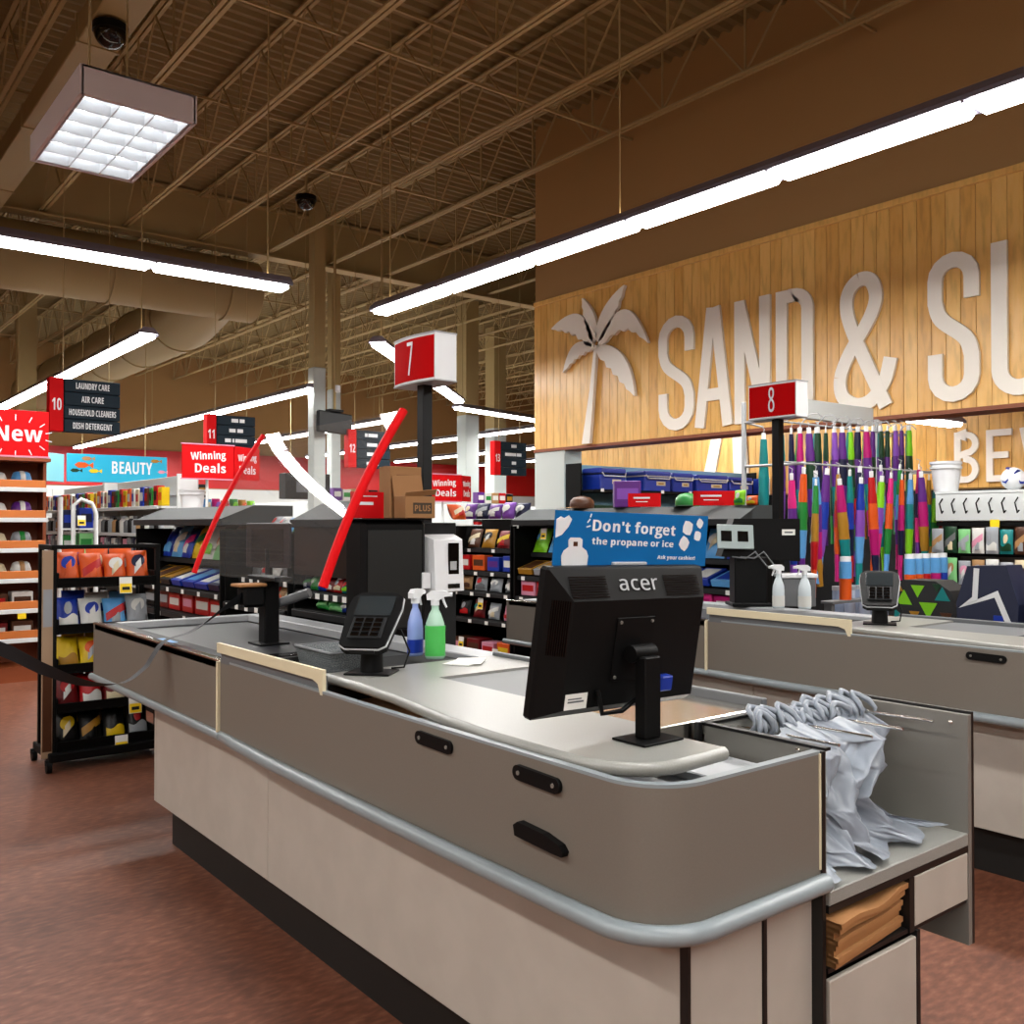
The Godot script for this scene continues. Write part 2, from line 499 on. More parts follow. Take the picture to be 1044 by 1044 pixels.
func joist_mesh(length: float) -> Array:
	var chord := MB.new()
	for s in [-0.033, 0.033]:
		for y in [0.0, 0.78]:
			chord.box(Vector3(s, y, length / 2), Vector3(0.044, 0.022, length))
	var web := MB.new()
	var n := int(length / 0.62)
	for i in n:
		var z := i * 0.62
		var a := Vector3(0, 0.0, z)
		var b := Vector3(0, 0.78, z + 0.62)
		var m := Vector3(0, 0.78, z)
		for e in ([[a, b], [a, m]] if i % 2 == 0 else [[Vector3(0, 0.78, z), Vector3(0, 0, z + 0.62)]]):
			var d: Vector3 = e[1] - e[0]
			web.box((e[0] + e[1]) / 2, Vector3(0.02, 0.02, d.length()), Basis.looking_at(d, Vector3.RIGHT))
	return [chord.done(), web.done()]

func build_roof():
	var deck := MB.new()
	deck.flat()
	var p := 0.19
	var z := 9.0
	while z > -33.2:
		var q := [[0.0, 0.0], [0.04, 0.05], [0.11, 0.05], [0.15, 0.0], [p, 0.0]]
		for i in 4:
			deck.quad(Vector3(-9, 7.33 + q[i][1], z - q[i][0]), Vector3(31, 7.33 + q[i][1], z - q[i][0]), Vector3(31, 7.33 + q[i + 1][1], z - q[i + 1][0]), Vector3(-9, 7.33 + q[i + 1][1], z - q[i + 1][0]))
		z -= p
	deck.box(Vector3(11, 7.5, -12.1), Vector3(40.4, 0.2, 42.6))
	var roof := struct("ceiling", deck.done(), M.deck_paint)
	var near := joist_mesh(25.2)
	var far := joist_mesh(16.2)
	var k := -9
	while 4.73 + 1.275 * k < 30.5:
		var x := 4.73 + 1.275 * k
		for s in [[near, -16.5], [far, -32.9]]:
			var j := part(roof, "joist", s[0][0], M.steel_paint, Vector3(x, 6.5, s[1]))
			part(j, "web", s[0][1], M.steel_paint)
		k += 1
	for zz in [5.0, 1.5, -2.0, -5.5, -9.0, -12.5, -20.5, -24.5, -28.5]:
		var b := MB.new()
		b.box(Vector3(11, 7.22, zz), Vector3(40, 0.03, 0.03))
		b.box(Vector3(11, 6.56, zz + 0.25), Vector3(40, 0.03, 0.03))
		part(roof, "bridging", b.done(), M.steel_paint)
	# the main girder carrying the joist ends, and the ducts hung under the roof
	var g := MB.new()
	g.box(Vector3(11, 6.42, -16.5), Vector3(40, 0.03, 0.3))
	g.box(Vector3(11, 6.9, -16.5), Vector3(40, 0.9, 0.03))
	g.box(Vector3(11, 7.3, -16.5), Vector3(40, 0.03, 0.3))
	part(roof, "girder", g.done(), M.steel_paint)
	var d := thing("air_duct", "big round tan air duct crossing behind the left strip light", "duct", Vector3(-1, 5.78, -16.75), 0, "air ducts under the roof")
	var m := MB.new()
	m.tube([Vector3(-7.9, 0, 0), Vector3(8.1, 0, 0)], 0.56, 28)
	part(d, "pipe", m.done(), M.duct_paint)
	for i in 8:
		m = MB.new()
		m.tube([Vector3(-6.5 + 2.0 * i, 0, 0), Vector3(-6.44 + 2.0 * i, 0, 0)], 0.59, 28)
		part(d, "seam_band", m.done(), M.duct_paint)
	m = MB.new()
	m.tube([Vector3(7.4, 0, 0), Vector3(7.4, -0.1, -0.9), Vector3(7.4, -0.3, -1.5), Vector3(7.4, -0.3, -15.0)], [0.54, 0.64, 0.6, 0.6], 28)
	part(d, "branch_pipe", m.done(), M.duct_paint)
	for i in 6:
		m = MB.new()
		m.tube([Vector3(7.4, -0.3, -1.8 - 2.4 * i), Vector3(7.4, -0.3, -1.86 - 2.4 * i)], 0.63, 28)
		part(d, "seam_band", m.done(), M.duct_paint)
	d = thing("air_duct", "flat rectangular tan duct high above the square ceiling light", "duct", Vector3(2.53, 6.15, -6.0), 0, "air ducts under the roof")
	part(d, "trunk", bx(Vector3(0.38, 0.26, 20.0), 0.01), M.duct_paint)
	for i in 8:
		part(d, "flange", bx(Vector3(0.41, 0.29, 0.04)), M.duct_paint, Vector3(0, -0.015, -8.75 + 2.5 * i))
	for c in [[2.5, 5.89, -9.2, "black dome camera under the flat duct, at the top edge"], [6.5, 6.28, -13.3, "black dome camera left of the hanging pole, below the roof joists"], [3.87, 6.2, -21.3, "black dome camera at the left edge above the aisle ten strip"]]:
		var t := thing("dome_camera", c[3], "camera", Vector3(c[0], c[1], c[2]), 0, "dome cameras under the roof")
		var b := MB.new()
		var pr := []
		for i in 9:
			var a := PI / 2 * i / 8
			pr.append(Vector2(sin(a) * 0.15, 0.17 - cos(a) * 0.15))
		b.lathe(pr, Vector3.ZERO, 18)
		part(t, "dome", b.done(), M.black_gloss)
		part(t, "collar", cyl(0.16, 0.07, 18), M.black_plastic, Vector3(0, 0.165, 0))
		part(t, "stem", cyl(0.02, (6.145 if c[1] < 6.0 else 7.325) - c[1] - 0.24, 8), M.steel_paint, Vector3(0, 0.24, 0))
	var t := thing("ceiling_monitor", "dark flat panel hung on a white pole behind the clear shield", "monitor", Vector3(8.05, 3.1, -15.3))
	part(t, "pole", cyl(0.026, 3.82, 8), M.steel_paint, Vector3(0, 0.42, 0))
	part(t, "panel", bx(Vector3(0.95, 0.38, 0.08), 0.02), M.dark_grey, Vector3(0, 0, 0), Vector3(0, 0.4, 0))
	part(t, "bracket", bx(Vector3(0.3, 0.05, 0.16), 0.01), M.black_plastic, Vector3(0, 0.38, 0))
	part(t, "knuckle", cyl(0.06, 0.12, 10), M.white_plastic, Vector3(0.05, 0.75, 0))

# ---------------------------------------------------------------- timber wall with its lettering
func arc(c: Vector2, rx: float, ry: float, a0: float, a1: float, n := 8) -> Array:
	var out := []
	for i in n + 1:
		var a := deg_to_rad(lerpf(a0, a1, float(i) / n))
		out.append(c + Vector2(cos(a) * rx, sin(a) * ry))
	return out

func spline(pts: Array, n := 6) -> Array:
	var out := []
	for i in pts.size() - 1:
		var p0: Vector2 = pts[maxi(i - 1, 0)]
		var p3: Vector2 = pts[mini(i + 2, pts.size() - 1)]
		for k in n:
			out.append((pts[i] as Vector2).cubic_interpolate(pts[i + 1], p0, p3, float(k) / n))
	out.append(pts[-1])
	return out

func letter_strokes(ch: String, w: float, h: float, s: float) -> Array:   # centre lines of a tall condensed capital, w by h, stroke s
	var l := s / 2
	var r := w - s / 2
	var cx := w / 2
	var rx := (w - s) / 2
	match ch:
		"S":
			var top := arc(Vector2(cx, h - l - rx), rx, rx, 0, 180)
			var bottom := arc(Vector2(cx, l + rx), rx, rx, 0, -180)
			var mid := spline([Vector2(l, h * 0.68), Vector2(l + rx * 0.35, h * 0.56), Vector2(r - rx * 0.35, h * 0.42), Vector2(r, h * 0.3)])
			return [[Vector2(r, h * 0.68)] + top + mid + bottom + [Vector2(l, h * 0.33)]]
		"A":
			return [[Vector2(l * 0.9, 0), Vector2(cx - l * 0.35, h)], [Vector2(w - l * 0.9, 0), Vector2(cx + l * 0.35, h)], [Vector2(w * 0.22, h * 0.27), Vector2(w * 0.78, h * 0.27)]]
		"N":
			return [[Vector2(l, 0), Vector2(l, h)], [Vector2(l, h - l * 0.4), Vector2(r, l * 0.4)], [Vector2(r, 0), Vector2(r, h)]]
		"D":
			return [[Vector2(l, 0), Vector2(l, h)], [Vector2(l, h - l), Vector2(cx, h - l)] + arc(Vector2(cx, h - l - rx), rx, rx, 90, 0) + arc(Vector2(cx, l + rx), rx, rx, 0, -90) + [Vector2(l, l)]]
		"U":
			return [[Vector2(l, h)] + arc(Vector2(cx, l + rx), rx, rx, 180, 360, 12) + [Vector2(r, h)]]
		"&":
			var amp := spline([Vector2(w * 0.98, h * 0.36), Vector2(w * 0.88, h * 0.2), Vector2(w * 0.66, h * 0.075), Vector2(w * 0.4, h * 0.05), Vector2(w * 0.16, h * 0.12), Vector2(w * 0.12, h * 0.26), Vector2(w * 0.28, h * 0.43), Vector2(w * 0.6, h * 0.64), Vector2(w * 0.74, h * 0.8), Vector2(w * 0.66, h * 0.93), Vector2(w * 0.46, h * 0.955), Vector2(w * 0.27, h * 0.88), Vector2(w * 0.24, h * 0.74), Vector2(w * 0.4, h * 0.52), Vector2(w * 0.9, h * 0.02)])
			return [amp.slice(0, 31), amp.slice(30, 61), amp.slice(60)]
		"B":
			return [[Vector2(l, 0), Vector2(l, h)], [Vector2(l, h - l), Vector2(cx, h - l)] + arc(Vector2(cx, h * 0.76), rx, h * 0.24 - l, 90, -90) + [Vector2(l, h * 0.52)], [Vector2(cx, h * 0.52)] + arc(Vector2(cx, h * 0.26), rx, h * 0.26 - l, 90, -90) + [Vector2(l, l)]]
		"E":
			return [[Vector2(l, 0), Vector2(l, h)], [Vector2(0, h - l), Vector2(w, h - l)], [Vector2(0, h * 0.51), Vector2(w * 0.85, h * 0.51)], [Vector2(0, l), Vector2(w, l)]]
		"V":
			return [[Vector2(l * 0.9, h), Vector2(cx, l * 0.5)], [Vector2(w - l * 0.9, h), Vector2(cx, l * 0.5)]]
		"R":
			return [[Vector2(l, 0), Vector2(l, h)], [Vector2(l, h - l), Vector2(cx, h - l)] + arc(Vector2(cx, h * 0.74), rx, h * 0.26 - l, 90, -90) + [Vector2(l, h * 0.48)], [Vector2(cx, h * 0.48), Vector2(r, 0)]]
	return []

func wall_letter(parent: Node, ch: String, z: float, w: float, y: float, h: float, s: float):
	# on a wall that faces -X: the text runs towards +Z
	var b := MB.new()
	var t := Transform3D(Basis(Vector3(0, 0, 1), Vector3(0, 1, 0), Vector3(-1, 0, 0)), Vector3(0, y, z))
	var k := 0
	for path in letter_strokes(ch, w, h, s):
		b.ribbon(path, s, 0.035 + 0.0012 * k, t.translated(Vector3(0.0006 * k, 0, 0)))
		k += 1
	part(parent, "letter", b.done(), M.letter_white)

func planks(parent: Node, x: float, z0: float, z1: float, y0: float, y1: float, w: float, facing := -1.0):
	var z := z0
	var i := 0
	while z < z1 - 0.001:
		var e := minf(z + w, z1)
		var key := "plank%f/%f" % [snappedf(e - z, 0.001), y1 - y0]
		if not cache.has(key):
			var b := MB.new()
			b.box(Vector3(0, (y1 - y0) / 2, 0), Vector3(0.022, y1 - y0, e - z - 0.004), Basis(), 0.003)
			cache[key] = b.done()
		var kind: int = [0, 1, 2, 1, 0, 3, 2, 0, 1, 2, 2, 3, 0][(i / 3 + (i % 2) * 5) % 13]
		part(parent, "plank", cache[key], M["timber_%d" % kind], Vector3(x + 0.011, y0, (z + e) / 2))
		z = e
		i += 1

func build_timber_wall():
	# the bulkhead above the seasonal bay
	var wall := struct("wall_right", slab(Vector3(8.98, 2.56, -10.75), Vector3(9.3, 7.4, 9)), M.tan_paint)
	planks(wall, 8.955, -10.75, 0.6, 2.56, 4.68, 0.145)
	part(wall, "top_moulding", slab(Vector3(8.93, 4.68, -10.75), Vector3(8.98, 4.75, 0.6), 0.008), M.timber_2)
	part(wall, "bottom_moulding", slab(Vector3(8.94, 2.52, -10.75), Vector3(9.3, 2.56, 9)), M.shelf_timber)
	struct("column_bay", slab(Vector3(8.96, 0, -10.75), Vector3(9.3, 2.52, -10.08), 0.01), M.column_paint)
	# the bay behind it
	var bay := struct("wall_bay", slab(Vector3(12.8, 0, -15), Vector3(13.1, 3.6, 2.3)), M.tan_paint)
	planks(bay, 12.775, -15, 2.3, 1.95, 3.5, 0.145)
	part(bay, "dark_panel", slab(Vector3(12.76, 0, -15), Vector3(12.8, 1.93, 2.3)), M.dark_grey)
	struct("ceiling_bay", slab(Vector3(9.3, 3.6, -10.75), Vector3(13.1, 3.75, 2.3)), M.tan_paint)
	struct("wall_bay_back", slab(Vector3(12.8, 0, -15.2), Vector3(13.1, 3.6, -15)), M.white_paint)
	struct("wall_bay_side", slab(Vector3(9.3, 0, 2.3), Vector3(13.1, 3.75, 2.5)), M.tan_paint)
	var t := thing("wall_lettering", "tall white SAND & SUN letters mounted on the timber wall", "lettering", Vector3(8.953, 0, 0))
	for l in [["S", -8.23, 0.58], ["A", -7.63, 0.56], ["N", -7.03, 0.5], ["D", -6.45, 0.48], ["&", -5.72, 0.66], ["S", -4.68, 0.5], ["U", -4.07, 0.5], ["N", -3.42, 0.52]]:
		wall_letter(t, l[0], l[1], l[2], 2.63, 1.44, 0.145)
	t = thing("bay_lettering", "smaller white BEV letters on the lower timber wall at right", "lettering", Vector3(12.773, 0, 0))
	var z := -6.32
	for ch in ["B", "E", "V", "E", "R", "A"]:
		wall_letter(t, ch, z, 0.33, 2.02, 0.69, 0.085)
		z += 0.43
	# the palm cut-out
	t = thing("palm_cutout", "white cut-out palm tree with feathered fronds on timber wall", "wall decoration", Vector3(8.928, 0, 0))
	for q in [[3.88, -9.36], [3.0, -9.48], [4.3, -8.97], [4.2, -10.0], [3.5, -8.85]]:
		part(t, "wall_spacer", bx(Vector3(0.024, 0.04, 0.04)), M.shelf_timber, Vector3(0.0125, q[0], q[1]))
	var T := Transform3D(Basis(Vector3(0, 0, 1), Vector3(0, 1, 0), Vector3(-1, 0, 0)), Vector3.ZERO)
	var hub := Vector2(-9.36, 3.92)
	var fronds := [[Vector2(-10.27, 4.28), 0.16, 0.32], [Vector2(-9.62, 4.6), 0.02, 0.22], [Vector2(-8.8, 4.62), 0.03, 0.26], [Vector2(-8.38, 3.8), 0.3, 0.3], [Vector2(-8.62, 3.14), 0.08, 0.3], [Vector2(-10.02, 3.62), 0.12, 0.22]]
	for f in fronds:
		var tip: Vector2 = f[0]
		var d := tip - hub
		var n := Vector2(-d.y, d.x).normalized()
		if n.y < 0: n = -n
		var left := []
		var right := []
		for i in 13:
			var u := i / 12.0
			var mid: Vector2 = hub + d * (0.06 + 0.94 * u) + n * f[1] * sin(PI * u)
			var wd: float = f[2] * 0.5 * pow(sin(PI * pow(u * 0.96 + 0.03, 0.8)), 0.75)
			left.append(mid + n * wd)
			right.append(mid - n * (wd * (0.72 if i % 2 == 1 and i > 2 and i < 12 else 1.0)))
		right.reverse()
		var b := MB.new()
		b.prism(PackedVector2Array(left + right), 0.05, T)
		part(t, "frond", b.done(), M.letter_white)
	var b := MB.new()
	b.prism(PackedVector2Array([hub + Vector2(-0.02, -0.02), hub + Vector2(0.035, -0.02), Vector2(-9.4, 3.2), Vector2(-9.47, 2.57), Vector2(-9.63, 2.57), Vector2(-9.47, 3.3)]), 0.05, T)
	part(t, "trunk", b.done(), M.letter_white)
	t = thing("palm_trunk_cutout", "pair of white cut-out trunks on the lower timber wall above coolers", "wall decoration", Vector3(12.77, 0, 0))
	for p in [[-10.75, 0.35, 0.25], [-10.05, -0.05, 0.3]]:
		b = MB.new()
		b.prism(PackedVector2Array([Vector2(p[0], 2.15), Vector2(p[0] + p[2], 2.15), Vector2(p[0] + p[1] + p[2] * 0.8, 3.4), Vector2(p[0] + p[1], 3.4)]), 0.04, T)
		part(t, "trunk", b.done(), M.letter_white)

# ---------------------------------------------------------------- checkout lanes
const LANE := Vector3(2.55, 0, 0.15)   # from one lane to the next

func rounded_path(x: float, r: float, z_far: float, z_near: float, x_end: float, n := 10) -> Array:
	# plan of the customer side: along -Z to +Z at x, round the corner, then along +X
	var out := [Vector2(x, z_far)]
	for i in n + 1:
		var a := PI - (PI / 2) * i / n
		out.append(Vector2(x + r + cos(a) * r, z_near - r + sin(a) * r))
	out.append(Vector2(x_end, z_near))
	return out

func curtain(path: Array, y0: float, y1: float, t: float) -> ArrayMesh:   # an upright panel of thickness t along a plan path, thick to the right of travel
	var b := MB.new()
	var inner := []
	for i in path.size():
		var d: Vector2 = (path[mini(i + 1, path.size() - 1)] - path[maxi(i - 1, 0)]).normalized()
		inner.append(path[i] + Vector2(d.y, -d.x) * t)
	var rows_o := [[], []]
	var rows_i := [[], []]
	for i in path.size():
		for k in 2:
			var y: float = [y0, y1][k]
			rows_o[k].append(Vector3(path[i].x, y, path[i].y))
			rows_i[k].append(Vector3(inner[i].x, y, inner[i].y))
	b.smooth(); b.grid(rows_o)
	b.smooth(); b.grid([rows_i[1], rows_i[0]])
	b.smooth(); b.grid([rows_o[1], rows_i[1]])
	b.smooth(); b.grid([rows_i[0], rows_o[0]])
	b.flat()
	for e in [0, path.size() - 1]:
		b.quad(rows_o[0][e], rows_o[1][e], rows_i[1][e], rows_i[0][e])
	return b.done()

func plan_plate(poly: PackedVector2Array, y0: float, y1: float) -> ArrayMesh:   # a flat plate from a plan outline in x, z
	var b := MB.new()
	b.prism(poly, y1 - y0, Transform3D(Basis(Vector3(1, 0, 0), Vector3(0, 0, 1), Vector3(0, 1, 0)), Vector3(0, y0, 0)))
	return b.done()

func slot_pull(parent: Node, at: Vector3, length: float, tilt: float):
	# a black recessed finger pull with two screws
	var b := MB.new()
	var poly := PackedVector2Array()
	for i in 17:
		var a := PI / 2 + PI * i / 16
		poly.append(Vector2(-length / 2 + 0.014, 0) + Vector2(cos(a), sin(a)) * 0.016)
	for i in 17:
		var a := -PI / 2 + PI * i / 16
		poly.append(Vector2(length / 2 - 0.014, 0) + Vector2(cos(a), sin(a)) * 0.016)
	var T := Transform3D(Basis(Vector3(0, 0, 1), Vector3(0, 1, 0), Vector3(-1, 0, 0)), Vector3(0.004, 0, 0))
	b.prism(poly, 0.012, T)
	var p := part(parent, "finger_pull", b.done(), M.black_plastic, at, Vector3(tilt, 0, 0))
	for s in [-1, 1]:
		part(p, "screw", rod(Vector3(-0.0075, 0, s * (length / 2 - 0.018)), Vector3(-0.01, 0, s * (length / 2 - 0.018)), 0.005, 8), M.brushed_steel)

func make_counter(label: String) -> Node3D:
	var o := Vector3(1.8, 0, -3.1)
	var t := thing("checkout_counter", label, "checkout", o, 0, "checkout counters")
	var e := -o
	# kick plinth and white base panels
	part(t, "kick_plinth", slab(Vector3(1.465, 0, -4.33), Vector3(2.09, 0.2, -1.58)), M.kick_black, e)
	part(t, "kick_plinth", slab(Vector3(1.465, 0, -1.58), Vector3(1.8, 0.2, -1.27)), M.kick_black, e)
	var zs := [-4.36, -3.15, -1.236]
	for i in 2:
		part(t, "base_panel", slab(Vector3(1.4, 0.195, zs[i] + 0.0015), Vector3(1.425, 0.69, zs[i + 1] - 0.0015), 0.0015), M.laminate_white, e)
	part(t, "base_end_panel", slab(Vector3(1.4, 0.195, -4.386), Vector3(2.2, 0.69, -4.361), 0.002), M.laminate_white, e)
	part(t, "corner_post", slab(Vector3(1.394, 0.08, -1.235), Vector3(1.4025, 0.69, -1.213), 0.001), M.black_trim, e)
	part(t, "end_panel", slab(Vector3(1.403, 0.06, -1.236), Vector3(1.628, 0.69, -1.216), 0.002), M.laminate_white, e)
	part(t, "panel_strip", slab(Vector3(1.629, 0.06, -1.24), Vector3(1.641, 0.69, -1.213), 0.001), M.black_trim, e)
	part(t, "end_panel", slab(Vector3(1.642, 0.06, -1.236), Vector3(1.804, 0.69, -1.216), 0.002), M.laminate_white, e)
	part(t, "inner_wall", slab(Vector3(2.2, 0.06, -4.36), Vector3(2.22, 0.93, -2.75), 0.002), M.laminate_grey, e)
	part(t, "cashier_panel", slab(Vector3(2.1, 0.06, -2.75), Vector3(2.115, 0.93, -1.56), 0.002), M.laminate_white, e)
	# grey upper fascia: the belt box, then the swelling cashier box with its rounded corner
	part(t, "belt_fascia", slab(Vector3(1.315, 0.69, -5.06), Vector3(1.335, 0.945, -3.385), 0.002), M.laminate_grey, e)
	part(t, "belt_end_panel", slab(Vector3(1.315, 0.69, -5.08), Vector3(2.23, 0.945, -5.06), 0.002), M.laminate_grey, e)
	part(t, "far_fascia", slab(Vector3(2.23, 0.69, -5.06), Vector3(2.25, 0.945, -2.75), 0.002), M.laminate_grey, e)
	part(t, "underside", slab(Vector3(1.335, 0.69, -5.06), Vector3(2.23, 0.71, -3.38)), M.dark_grey, e)
	part(t, "joint_strip", slab(Vector3(1.3, 0.69, -3.385), Vector3(1.335, 0.95, -3.372), 0.002), M.cream_plastic, e)
	var plan := [Vector2(1.312, -3.372), Vector2(1.306, -3.1), Vector2(1.298, -2.7), Vector2(1.292, -2.2)]
	plan.append_array(rounded_path(1.29, 0.13, -1.7, -1.195, 1.805))
	part(t, "curved_fascia", curtain(plan, 0.69, 0.95, 0.018), M.laminate_grey, e)
	part(t, "fascia_trim", curtain(plan, 0.95, 0.957, 0.02), M.vinyl_rail, e)
	part(t, "fascia_end_strip", slab(Vector3(1.805, 0.06, -1.222), Vector3(1.818, 0.957, -1.19), 0.001), M.black_trim, e)
	part(t, "end_edge_strip", slab(Vector3(1.8, 0.7, -1.21), Vector3(1.806, 0.952, -1.192), 0.001), M.cream_plastic, e)
	# bumper rails
	var b := MB.new()
	b.tube([Vector3(1.312, 0.678, -5.1), Vector3(1.312, 0.678, -3.36)], 0.017, 12)
	part(t, "bumper_rail", b.done(), M.vinyl_rail, e)
	var rail := []
	for p in [Vector2(1.318, -3.37), Vector2(1.302, -3.2), Vector2(1.288, -2.9), Vector2(1.28, -2.4)] + rounded_path(1.274, 0.15, -1.8, -1.178, 1.8):
		rail.append(Vector3(p.x, 0.678, p.y))
	b = MB.new()
	b.tube(rail, 0.02, 12)
	part(t, "bumper_rail", b.done(), M.vinyl_rail, e)
	# belt and its rims
	part(t, "conveyor_belt", slab(Vector3(1.42, 0.71, -5.0), Vector3(2.1, 0.915, -3.2), 0.012), M.belt_rubber, e)
	part(t, "belt_rim", slab(Vector3(1.315, 0.915, -5.06), Vector3(1.42, 0.95, -3.385), 0.006), M.dark_grey, e)
	part(t, "rim_edge", slab(Vector3(1.312, 0.944, -5.08), Vector3(1.345, 0.955, -3.385), 0.003), M.steel, e)
	part(t, "belt_rim", slab(Vector3(1.335, 0.915, -5.06), Vector3(2.23, 0.95, -5.0), 0.004), M.light_grey, e)
	part(t, "belt_rim", slab(Vector3(2.1, 0.915, -5.0), Vector3(2.23, 0.955, -2.75), 0.004), M.light_grey, e)
	part(t, "tape_mark", slab(Vector3(1.335, 0.9505, -4.2), Vector3(1.38, 0.952, -4.02)), M["hue_light blue"] if M.has("hue_light blue") else hue("light blue"), e)
	part(t, "belt_bridge", slab(Vector3(1.335, 0.87, -3.2), Vector3(2.1, 0.935, -2.75), 0.004), M.dark_grey, e)
	# cream guard lip on the fascia
	b = MB.new()
	var lip := PackedVector2Array([Vector2(-3.365, 0.985), Vector2(-3.365, 1.02), Vector2(-2.535, 1.02), Vector2(-2.535, 0.945), Vector2(-2.55, 0.945), Vector2(-2.565, 0.975), Vector2(-2.6, 0.985)])
	b.prism(lip, 0.012, Transform3D(Basis(Vector3(0, 0, 1), Vector3(0, 1, 0), Vector3(-1, 0, 0)), Vector3(1.308, 0, 0)))
	part(t, "guard_lip", b.done(), M.cream_plastic, e)
	part(t, "guard_backing", slab(Vector3(1.31, 0.945, -3.36), Vector3(1.318, 1.0, -2.545)), M.mid_grey, e)
	# work surface with its rounded corner, gutter and steel bagging deck
	var top := [Vector2(1.42, -2.75)]
	for q in [Vector2(1.415, -2.5), Vector2(1.4, -2.3), Vector2(1.345, -1.95), Vector2(1.325, -1.75)]:
		top.append(q)
	for i in 9:
		var a := PI - (PI / 2) * i / 8
		top.append(Vector2(1.325 + 0.14 + cos(a) * 0.14, -1.46 + sin(a) * 0.16))
	var outer := top.duplicate()
	top.append_array([Vector2(1.62, -1.31), Vector2(1.62, -1.54), Vector2(1.66, -1.54), Vector2(1.66, -2.46), Vector2(2.09, -2.46), Vector2(2.09, -2.75)])
	part(t, "work_surface", plan_plate(PackedVector2Array(top), 0.942, 0.972), M.counter_top, e)
	var edge := []
	for q in outer + [Vector2(1.62, -1.31)]:
		edge.append(Vector3(q.x + 0.004, 0.957, q.y - 0.003))
	b = MB.new()
	b.tube(edge, 0.0155, 10)
	part(t, "surface_nosing", b.done(), M.counter_top, e)
	part(t, "gutter", slab(Vector3(1.42, 0.86, -1.75), Vector3(1.8, 0.875, -1.216)), M.light_grey, e)
	part(t, "gutter", slab(Vector3(1.312, 0.86, -1.75), Vector3(1.419, 0.875, -1.33)), M.light_grey, e)
	part(t, "gutter", slab(Vector3(1.32, 0.86, -2.75), Vector3(1.66, 0.875, -1.755)), M.kraft, e)
	part(t, "cable_cover", slab(Vector3(1.335, 0.9, -2.1), Vector3(1.365, 0.942, -1.93), 0.003), M.counter_top, e)
	part(t, "cable_cover", slab(Vector3(1.318, 0.9, -1.76), Vector3(1.345, 0.942, -1.52), 0.003), M.light_grey, e)
	part(t, "scanner_plate", slab(Vector3(1.665, 0.92, -2.455), Vector3(2.09, 0.965, -2.0), 0.003), M.mid_grey, e)
	part(t, "bagging_deck", slab(Vector3(1.665, 0.92, -1.995), Vector3(2.09, 0.962, -1.56), 0.003), M.steel, e)
	part(t, "deck_side_wall", slab(Vector3(2.09, 0.9, -2.75), Vector3(2.115, 0.985, -1.56), 0.003), M.mid_grey, e)
	part(t, "deck_step", slab(Vector3(1.62, 0.88, -1.555), Vector3(1.8, 0.9, -1.31), 0.003), M.light_grey, e)
	slot_pull(t, Vector3(1.291, 0.918, -1.93) + e, 0.155, 0.02)
	slot_pull(t, Vector3(1.288, 0.912, -1.535) + e, 0.15, 0.03)
	b = MB.new()
	b.prism(PackedVector2Array([Vector2(-0.08, 0.012), Vector2(-0.065, 0.022), Vector2(0.02, 0.017), Vector2(0.07, 0.006), Vector2(0.082, -0.006), Vector2(0.078, -0.016), Vector2(0.05, -0.016), Vector2(-0.075, -0.01)]), 0.028, Transform3D(Basis(Vector3(0, 0, 1), Vector3(0, 1, 0), Vector3(-1, 0, 0)), Vector3(0.01, 0, 0)))
	part(t, "drawer_pull", b.done(), M.black_plastic, Vector3(1.29, 0.79, -1.52) + e)
	return t

